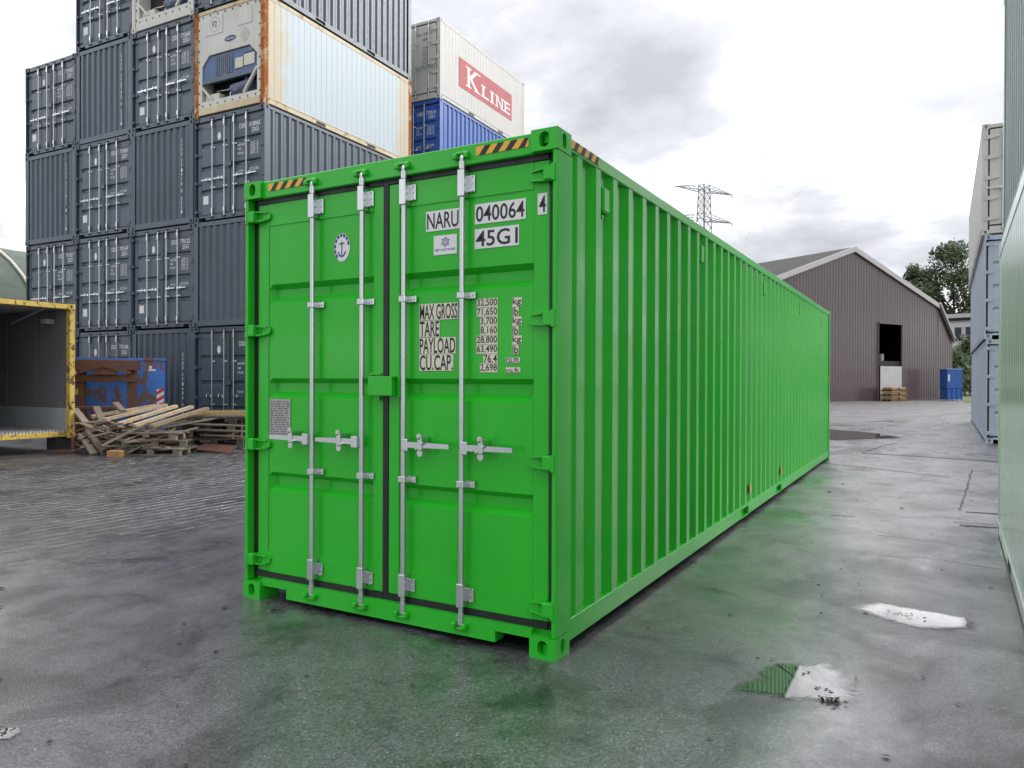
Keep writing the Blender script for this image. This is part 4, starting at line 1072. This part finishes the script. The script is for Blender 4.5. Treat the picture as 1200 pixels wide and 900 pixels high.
for y in (-10, 14):
    mb = MB(); mb.add([(x, y, z) for x, z in arc], [tuple(range(na+1))]); mb.build('end_wall', TARP, tent)

# ------------------------------------------------------------------ yellow open container
YEL = rusty('chipped_yellow_paint', (.62, .44, .09), (.12, .06, .03), .43, 7., .5, .05)
LINER = paint('grey_liner', (.15, .155, .165), .45, .10, dirt=.5, dirtc=(.085, .08, .075)); SCUFF = paint('light_scuff_liner', (.33, .36, .38), .4, .08, dirt=.3, dirtc=(.18, .18, .18))
yc = empty('open_container', (-13.98, 5.50, 0), math.pi/2); tag(yc, 'old yellow container standing open on blocks, grey lining inside', 'container')
# local: x across (0 = far right post seen in the photo, negative towards the camera), y depth inward, z up
ZB_, HT_ = .29, 2.80; YL = 6.0
def yb(name, mat, *boxes, ch=.006, parent=None):
    mb = MB()
    for a, b in boxes: mb.box(a, b, ch)
    return mb.build(name, mat, parent or yc)
yb('corner_post', YEL, ((0, 0, ZB_+.118), (-.11, .14, ZB_+HT_-.118)), ch=.01)
yb('corner_post', YEL, ((-2.438, 0, ZB_+.118), (-2.328, .14, ZB_+HT_-.118)), ch=.01)
for sx, x in ((1, 0), (-1, -2.438)):
    for z, sz in ((ZB_, -1), (ZB_+HT_, 1)):
        mb = casting_mesh(sx, -1, sz); o = mb.build('corner_casting', YEL, yc); o.location = (x, -.006, z)
yb('header', YEL, ((-2.276, 0, ZB_+HT_-.11), (-.162, .10, ZB_+HT_-.012)))
yb('sill', YEL, ((-2.276, 0, ZB_+.03), (-.162, .10, ZB_+.13)))
yb('roof_panel', rusty('rusty_roof', (.30, .22, .10), (.10, .045, .03), .52, 5., .7), ((-2.43, .02, ZB_+HT_-.01), (-.008, YL, ZB_+HT_+.006)), ch=0)
yb('side_panel', YEL, ((-.002, .14, ZB_+.03), (-.03, YL, ZB_+HT_-.012)), ch=0)
yb('side_panel', YEL, ((-2.436, .14, ZB_+.03), (-2.408, YL, ZB_+HT_-.012)), ch=0)
yb('back_panel', YEL, ((-2.436, YL+.002, ZB_+.03), (-.002, YL+.04, ZB_+HT_-.012)), ch=0)
for k in range(5):
    yb('liner_panel', LINER, ((-.10, .14+k*1.17, ZB_+.62), (-.035, .14+k*1.17+1.164, ZB_+HT_-.10)), ch=.003)
yb('scuff_liner', SCUFF, ((-.115, .14, ZB_+.14), (-.035, YL-.01, ZB_+.618)), ch=.003)
for k in range(5): yb('liner_panel', LINER, ((-2.40, .14+k*1.17, ZB_+.14), (-2.34, .14+k*1.17+1.164, ZB_+HT_-.10)), ch=.003)
yb('back_liner', LINER, ((-2.33, YL-.05, ZB_+.14), (-.118, YL-.01, ZB_+HT_-.10)), ch=0)
yb('ceiling_liner', paint('grey_ceiling', (.30, .31, .32), .5, .1), ((-2.33, .11, ZB_+HT_-.098), (-.118, YL-.02, ZB_+HT_-.06)), ch=0)
yb('floor_base', LINER, ((-2.33, .102, ZB_+.06), (-.118, YL-.06, ZB_+.10)), ch=0)
ALU = paint('aluminium_floor_bar', (.55, .56, .57), .4, .08, metal=.5)
for k in range(34):
    x = -.13-k*.0645
    yb('floor_bar', ALU, ((x, .05, ZB_+.132), (x-.036, YL-.08, ZB_+.165)), ch=0)
yb('ceiling_lamp', SCUFF, ((-.30, .55, ZB_+HT_-.40), (-.12, .75, ZB_+HT_-.30)))
mb = MB(); mb.bar((-.5, .2, ZB_+HT_-.10), (-.3, 1.9, ZB_+HT_-.36), .03, .03); mb.build('stay_rod', SCUFF, yc)
for k, (x, y) in enumerate(((-.2, .25), (-2.2, .25), (-.2, 5.6), (-2.2, 5.6))):
    mb = MB(); mb.box((x-.14, y-.2, 0), (x+.14, y+.2, ZB_+.028), .01); o = mb.build('timber_block', BLACK); o.parent = None
    o.location = Vector(yc.location); o.rotation_euler = yc.rotation_euler
    tag(o, 'dark timber block under the yellow container, %s corner' % ('front right', 'front left', 'rear right', 'rear left')[k], 'block', 'blocks under the yellow container')

# ------------------------------------------------------------------ scrap: blue skip, rusty frame, pallets, planks
SKIP = rusty('blue_rusted_skip', (.05, .17, .55), (.17, .10, .08), .44, 3.0, .45, .04)
RUST = rusty('rust_brown_steel', (.075, .060, .065), (.16, .06, .028), .52, 9., .8, .10)
sk = empty('scrap_skip', (-14.95, 7.02, 0), .92); tag(sk, 'rust-patched blue steel skip in front of the dark stack', 'skip')
def part(name, mat, root, a, b, ch=.006): mb = MB(); mb.box(a, b, ch); return mb.build(name, mat, root)
part('front_panel', SKIP, sk, (-1.05, 0, .12), (1.05, .05, 1.98), .01)
part('side_panel', SKIP, sk, (-1.05, .052, .12), (-1.0, .9, 1.95)); part('side_panel', SKIP, sk, (1.0, .052, .12), (1.05, .9, 1.95)); part('back_panel', SKIP, sk, (-.998, .85, .12), (.998, .9, 1.95))
part('base', RUST, sk, (-1.0, .052, .0), (1.0, .85, .118))
part('rim', SKIP, sk, (-1.07, -.02, 1.96), (1.07, .07, 2.02))
part('notice', WHITE, sk, (-1.03, -.004, 1.58), (-.80, -.001, 1.94), 0)
part('marking', WHITE, sk, (.68, -.004, 1.72), (.84, -.001, 1.76), 0); part('marking', WHITE, sk, (.70, -.004, 1.765), (.76, -.001, 1.84), 0)
part('hazard_marker', WHITE, sk, (.86, -.006, .78), (1.02, -.001, 1.28), 0)
mb = MB()
for k in range(3): mb.quad((.86, -.008, .80+k*.17), (1.02, -.008, .90+k*.17), (1.02, -.008, .985+k*.17), (.86, -.008, .885+k*.17))
mb.build('hazard_stripes', REDV, sk)
fr = empty('scrap_portal', (-14.42, 6.52, 0), .80); tag(fr, 'rust-brown steel portal frame standing against the blue skip', 'frame')
part('post', RUST, fr, (-.66, 0, 0), (-.50, .18, 1.72)); part('post', RUST, fr, (.36, 0, 0), (.54, .18, 1.72))
part('lintel', RUST, fr, (-.68, -.05, 1.46), (.56, .22, 1.62)); part('hood', RUST, fr, (-.74, -.12, 1.72), (.58, .30, 1.95))
part('bracket', RUST, fr, (-.30, -.13, 1.62), (.16, -.05, 1.80)); mb = MB(); mb.bar((-.62, -.10, 1.66), (-.08, -.13, 1.83), .07, .07); mb.bar((.46, -.10, 1.66), (-.08, -.13, 1.83), .07, .07); mb.build('brace', RUST, fr)
part('sticker', paint('yellow_sticker', (.5, .4, .06), .6), fr, (-.70, -.008, 1.18), (-.62, -.002, 1.3), 0)
tr_ = empty('rusty_tray', (-14.25, 6.05, 0), .75); tag(tr_, 'low rusty slatted steel tray behind the scrap wood', 'tray')
part('rim', RUST, tr_, (-.75, 0, .86), (.45, .35, .92))
for k in range(10): part('slat', RUST, tr_, (-.73+k*.125, .02, .05), (-.66+k*.125, .06, .86), 0)
part('base', RUST, tr_, (-.75, .0, .0), (.45, .35, .05))

def wood(name, c):
    n = NT(name); P = n.coord('Object'); oi = n.add('ShaderNodeObjectInfo')
    g = n.noise(n.coord('World'), 14, 4, .6); k = n.rng(g, .3, .7, .7, 1.2)
    kk = n.math('MULTIPLY', k, n.rng(oi.outputs['Random'], 0, 1, .62, 1.25))
    v = n.add('ShaderNodeVectorMath', operation='SCALE'); v.inputs[0].default_value = c; n.l.new(kk, v.inputs['Scale'])
    n.set(color=v.outputs[0], rough=.75); n.bump(g, .2, .01); return n.m
WG = wood('grey_weathered_wood', (.22, .18, .145)); WF = wood('pale_planed_wood', (.44, .34, .22)); WY = wood('yellow_pine', (.50, .34, .14)); WD = wood('dark_wet_wood', (.12, .09, .07))
def pallet(loc, rz, label, mat, tilt=(0, 0)):
    o = empty('pallet', loc, rz); o.rotation_euler = (tilt[0], tilt[1], rz); tag(o, label, 'pallet', 'pallets in the scrap wood pile')
    for k in range(3): part('bottom_board', mat, o, (-.6, -.4+.35*k, 0), (.6, -.3+.35*k, .022), 0)
    for i in range(3):
        for k in range(3): part('block', mat, o, (-.6+.53*i, -.4+.35*k, .023), (-.46+.53*i, -.3+.35*k, .10), 0)
    for k in range(3): part('bearer', mat, o, (-.6+.53*k, -.4, .101), (-.46+.53*k, .4, .122), 0)
    for k in range(6):
        j = random.uniform(-.012, .012); part('deck_board', mat, o, (-.6, -.4+.142*k+j, .123), (.6+random.uniform(-.05, .05), -.30+.142*k+j, .145), 0)
    return o
PC = Vector((-12.05, 6.05, 0))
pl = ['bottom', 'second', 'third', 'fourth', 'top']
for k in range(3): pallet((PC.x+random.uniform(-.08, .08), PC.y+random.uniform(-.08, .08), .002+k*.152), .62+random.uniform(-.22, .22), 'grey weathered pallet in the scrap wood pile, %s of its stack' % pl[k], WG, (random.uniform(-.03, .03)*(k > 0), random.uniform(-.03, .03)*(k > 0)))
for k in range(4): pallet((-11.95+random.uniform(-.10, .10), 7.45+random.uniform(-.10, .10), .10+k*.150), .50+random.uniform(-.2, .2), 'flat dark pallet beside the green container post, %s of its stack' % pl[k], WD)
def plank(p, q, w, t, mat, label, group='loose planks in the scrap wood pile'):
    p, q = Vector(p), Vector(q); mb = MB(); c = Vector((p.x, p.y, 0)); mb.bar(p-c, q-c, w, t); o = mb.build('plank', mat); o.location = c; tag(o, label, 'plank', group); return o
lb = ['leftmost', 'second from left', 'middle', 'fourth from left', 'rightmost']
for k, (a, b) in enumerate((((-13.57, 5.62, .74), (-13.40, 6.95, .93)), ((-13.16, 5.62, .68), (-13.08, 7.0, .95)), ((-12.71, 5.65, .61), (-12.81, 7.05, .93)), ((-12.34, 5.74, .58), (-12.41, 7.15, .92)), ((-11.95, 5.85, .58), (-12.03, 7.25, .89)))):
    plank(a, b, .12, .06, WF, 'long pale board sloping up on the wood pile, %s of five' % lb[k])
for k in range(4):
    a = Vector((-13.4+.42*k, 5.95+.1*k, .46+.02*k)); plank(a, a+Vector((.55, 1.3, .22)), .13, .03, WG, 'grey board lying under the long pale boards, %s of four' % ('first', 'second', 'third', 'last')[k])
rnd = random.Random(21)
for k in range(120):
    t = rnd.random(); c = Vector((-13.55+1.75*t, 5.42+.45*t+rnd.uniform(-.22, .45), 0)); zmax = .62-.20*t; zc_ = rnd.uniform(.05, zmax)
    a = rnd.uniform(-.6, 1.9); L = rnd.uniform(.35, 1.0); e_ = rnd.uniform(-.45, .45)
    d = Vector((math.cos(a)*L/2, math.sin(a)*L/2, e_*L/2))
    if zc_-abs(d.z) < .04: zc_ = .04+abs(d.z)
    tone = rnd.choice(('grey', 'grey', 'grey', 'pale', 'dark'))
    plank(c-d+Vector((0, 0, zc_)), c+d+Vector((0, 0, zc_)), rnd.uniform(.05, .12), .024, {'grey': WG, 'pale': WF, 'dark': WD}[tone], 'short %s plank jumbled in the %s of the scrap wood pile' % (tone, 'left side' if t < .4 else 'middle' if t < .75 else 'right side'))
for k, (a, b, lab) in enumerate((((-12.63, 5.33, .02), (-13.16, 5.28, .48), 'wide grey plank leaning on the front of the scrap wood pile, leftmost'), ((-12.42, 5.44, .02), (-12.45, 5.64, .44), 'grey plank leaning on the front of the scrap wood pile, right one'), ((-12.80, 5.20, .02), (-13.28, 5.22, .40), 'grey plank leaning on the front of the scrap wood pile, lower left'),
     ((-14.20, 5.62, .88), (-13.22, 5.36, .52), 'thick grey beam end sticking up at the left of the wood pile'), ((-13.85, 5.88, .92), (-13.19, 5.61, .64), 'grey beam end tilted over the rusty tray, middle one'), ((-13.50, 6.08, 1.01), (-13.17, 6.05, .84), 'grey beam end tilted over the rusty tray, right one'))):
    plank(a, b, .13, .05, WG, lab)
plank((-13.40, 5.14, .37), (-12.95, 5.40, .50), .05, .03, wood('reddish_wood', (.40, .22, .15)), 'thin reddish lath poking out of the left of the wood pile')
plank((-13.73, 5.28, .59), (-13.0, 5.60, .68), .05, .03, WF, 'pale lath poking out of the left of the wood pile, upper one')
# yellow boards on the flat stack
for k in range(7):
    a = Vector((-12.55+rnd.uniform(-.1, .1), 6.95+.13*k, .72+.015*k)); plank(a, a+Vector((1.45+rnd.uniform(-.2, .2), .55, .02)), .10, .03, WY if k % 3 else WG, 'yellowish board laid on the flat pallet stack beside the green container, %s row' % ['first', 'second', 'third', 'fourth', 'fifth', 'sixth', 'last'][k])
for k in range(3):
    a = Vector((-12.2+.2*k, 6.75+.1*k, .58-.12*k)); plank(a, a+Vector((1.5, .35, -.02)), .16, .02, WG, 'grey board hanging off the front of the flat pallet stack, %s one' % ('upper', 'middle', 'lower')[k])
mb = MB(); mb.box((-.35, -.2, 0), (.35, .2, .03)); o = mb.build('steel_sheet', RUST); o.location = (-11.35, 6.95, .06); o.rotation_euler = (.25, .1, .5); tag(o, 'rusty red steel sheet on the ground beneath the flat pallet stack', 'sheet')
mb = MB(); mb.box((-.13, -.09, 0), (.13, .09, .13), .01); o = mb.build('wood_block', wood('orange_cut_wood', (.50, .27, .09))); o.location = (-12.1, 5.20, 0); o.rotation_euler = (0, 0, .5); tag(o, 'orange-brown cut wood block on the ground before the scrap pile', 'block')
mb = MB(); mb.bar((-.45, 0, .03), (.45, .1, .03), .08, .05); mb.bar((.42, .1, .03), (.42, .1, .32), .07, .07); o = mb.build('steel_angle', RUST); o.location = (-14.05, 5.05, 0); o.rotation_euler = (0, 0, .45); tag(o, 'rusty steel angle lying under the corner of the yellow container', 'scrap')

# ------------------------------------------------------------------ paver field
pav = empty('paver_field', (0, 0, 0)); tag(pav, 'worn wet concrete pavers left of the green container', 'paving', kind='structure')
def paver_mesh(seed):
    rnd = random.Random(seed); bm = bmesh.new(); bmesh.ops.create_cube(bm, size=1)
    for v in bm.verts: v.co = (v.co.x*.156, v.co.y*.222, v.co.z*.05)
    bmesh.ops.bevel(bm, geom=[e for e in bm.edges if all(v.co.z > 0 for v in e.verts)], offset=.007, segments=1, affect='EDGES')
    for v in bm.verts:
        if v.co.z > .0: v.co.z += rnd.uniform(-.0015, .0015)
    me = bpy.data.meshes.new('paver'); bm.to_mesh(me); bm.free()
    me.materials.append(SETTM); return me
pms = [paver_mesh(i) for i in range(5)]
cells = []
ix = 0; x = -4.4
while x > -12.2:
    y = -3.2+random.Random(ix*7).uniform(0, .22)
    while y < 8.6:
        edge = noise.noise(Vector((x*.8, y*.8, 5)))*.5
        if x+edge < -4.35 and x-edge*.6 > -11.8: cells.append((x, y, min(1, max(0, (-4.5-x-edge)/1.6))))
        y += .224
    x -= .170; ix += 1
def inview(x, y):
    d = Vector((x-1.77, y+3.61, 0)); dep = d.dot(f_); return dep > 1 and -.70 < d.dot(r_)/dep < -.35
cells.sort(key=lambda c: (0 if inview(c[0], c[1]) else 1, (c[0]-1.77)**2+(c[1]+3.61)**2))
rnd = random.Random(8); stuff = MB(); dat = []
for me in pms: dat.append(([v.co.copy() for v in me.vertices], [tuple(p.vertices) for p in me.polygons]))
for i, (x, y, sink) in enumerate(cells):
    dep = noise.noise(Vector((x*.7, y*.7, 1)))*.009*sink
    M_ = Matrix.Translation((x, y, -.0275+.009*sink+dep+rnd.uniform(-.0022, .0022))) @ Matrix.Rotation(rnd.uniform(-.014, .014), 4, 'X') @ Matrix.Rotation(rnd.uniform(-.018, .018), 4, 'Y') @ Matrix.Rotation(rnd.uniform(-.03, .03), 4, 'Z')
    if i < 300:
        o = mkobj('paver', pms[i % 5], pav); o.matrix_local = M_
    else:
        vs, fs = dat[i % 5]; stuff.add([M_ @ v for v in vs], fs)
o = stuff.build('pavers', SETTM, pav); o['kind'] = 'stuff'

# ------------------------------------------------------------------ small litter on the asphalt
LIT = paint('wet_leaf_litter', (.03, .022, .015), .6, .3); rnd = random.Random(5); mb = MB()
for k in range(150):
    if k < 70: x, y = rnd.uniform(.2, 2.2), rnd.uniform(-.8, 9)
    else: x, y = rnd.uniform(-6, .2), rnd.uniform(-2.6, 1.5)
    s = rnd.uniform(.006, .022)*(1 if k % 9 else 2.0); a = rnd.uniform(0, 6.28); d = Vector((math.cos(a), math.sin(a), 0)); q = Vector((-d.y, d.x, 0)); c = Vector((x, y, .007))
    if -2.5 < x < .02 and y > 0: continue
    mb.add([c-d*s, c-q*s*.4+Vector((0, 0, s*.3)), c+d*s, c+q*s*.45], [(0, 1, 2, 3)])
for k in range(26):   # clump of wet leaves in the near puddle
    c = Vector((1.36+rnd.gauss(0, .03), .22+rnd.gauss(0, .025), .008+rnd.uniform(0, .006))); s = rnd.uniform(.01, .022); a = rnd.uniform(0, 6.28); d = Vector((math.cos(a), math.sin(a), rnd.uniform(0, .5))); q = Vector((-d.y, d.x, 0))
    mb.add([c-d*s, c-q*s*.5, c+d*s, c+q*s*.5], [(0, 1, 2, 3)])
for (cx_, cy_, sx_2, sy_2, nn) in ((1.64, 1.86, .07, .03, 22), (1.20, .50, .02, .02, 6), (-1.70, -1.91, .035, .03, 26), (1.30, .33, .04, .015, 12)):
    for k in range(nn):
        c = Vector((cx_+rnd.gauss(0, sx_2), cy_+rnd.gauss(0, sy_2), .0065+rnd.uniform(0, .004))); s = rnd.uniform(.005, .014); a = rnd.uniform(0, 6.28); d = Vector((math.cos(a), math.sin(a), rnd.uniform(0, .3))); q = Vector((-d.y, d.x, .2))
        mb.add([c-d*s, c-q*s*.5, c+d*s, c+q*s*.5], [(0, 1, 2, 3)])
o = mb.build('leaf_litter', LIT); tag(o, 'scattered dark bits of wet leaf on the asphalt', 'litter', kind='stuff')
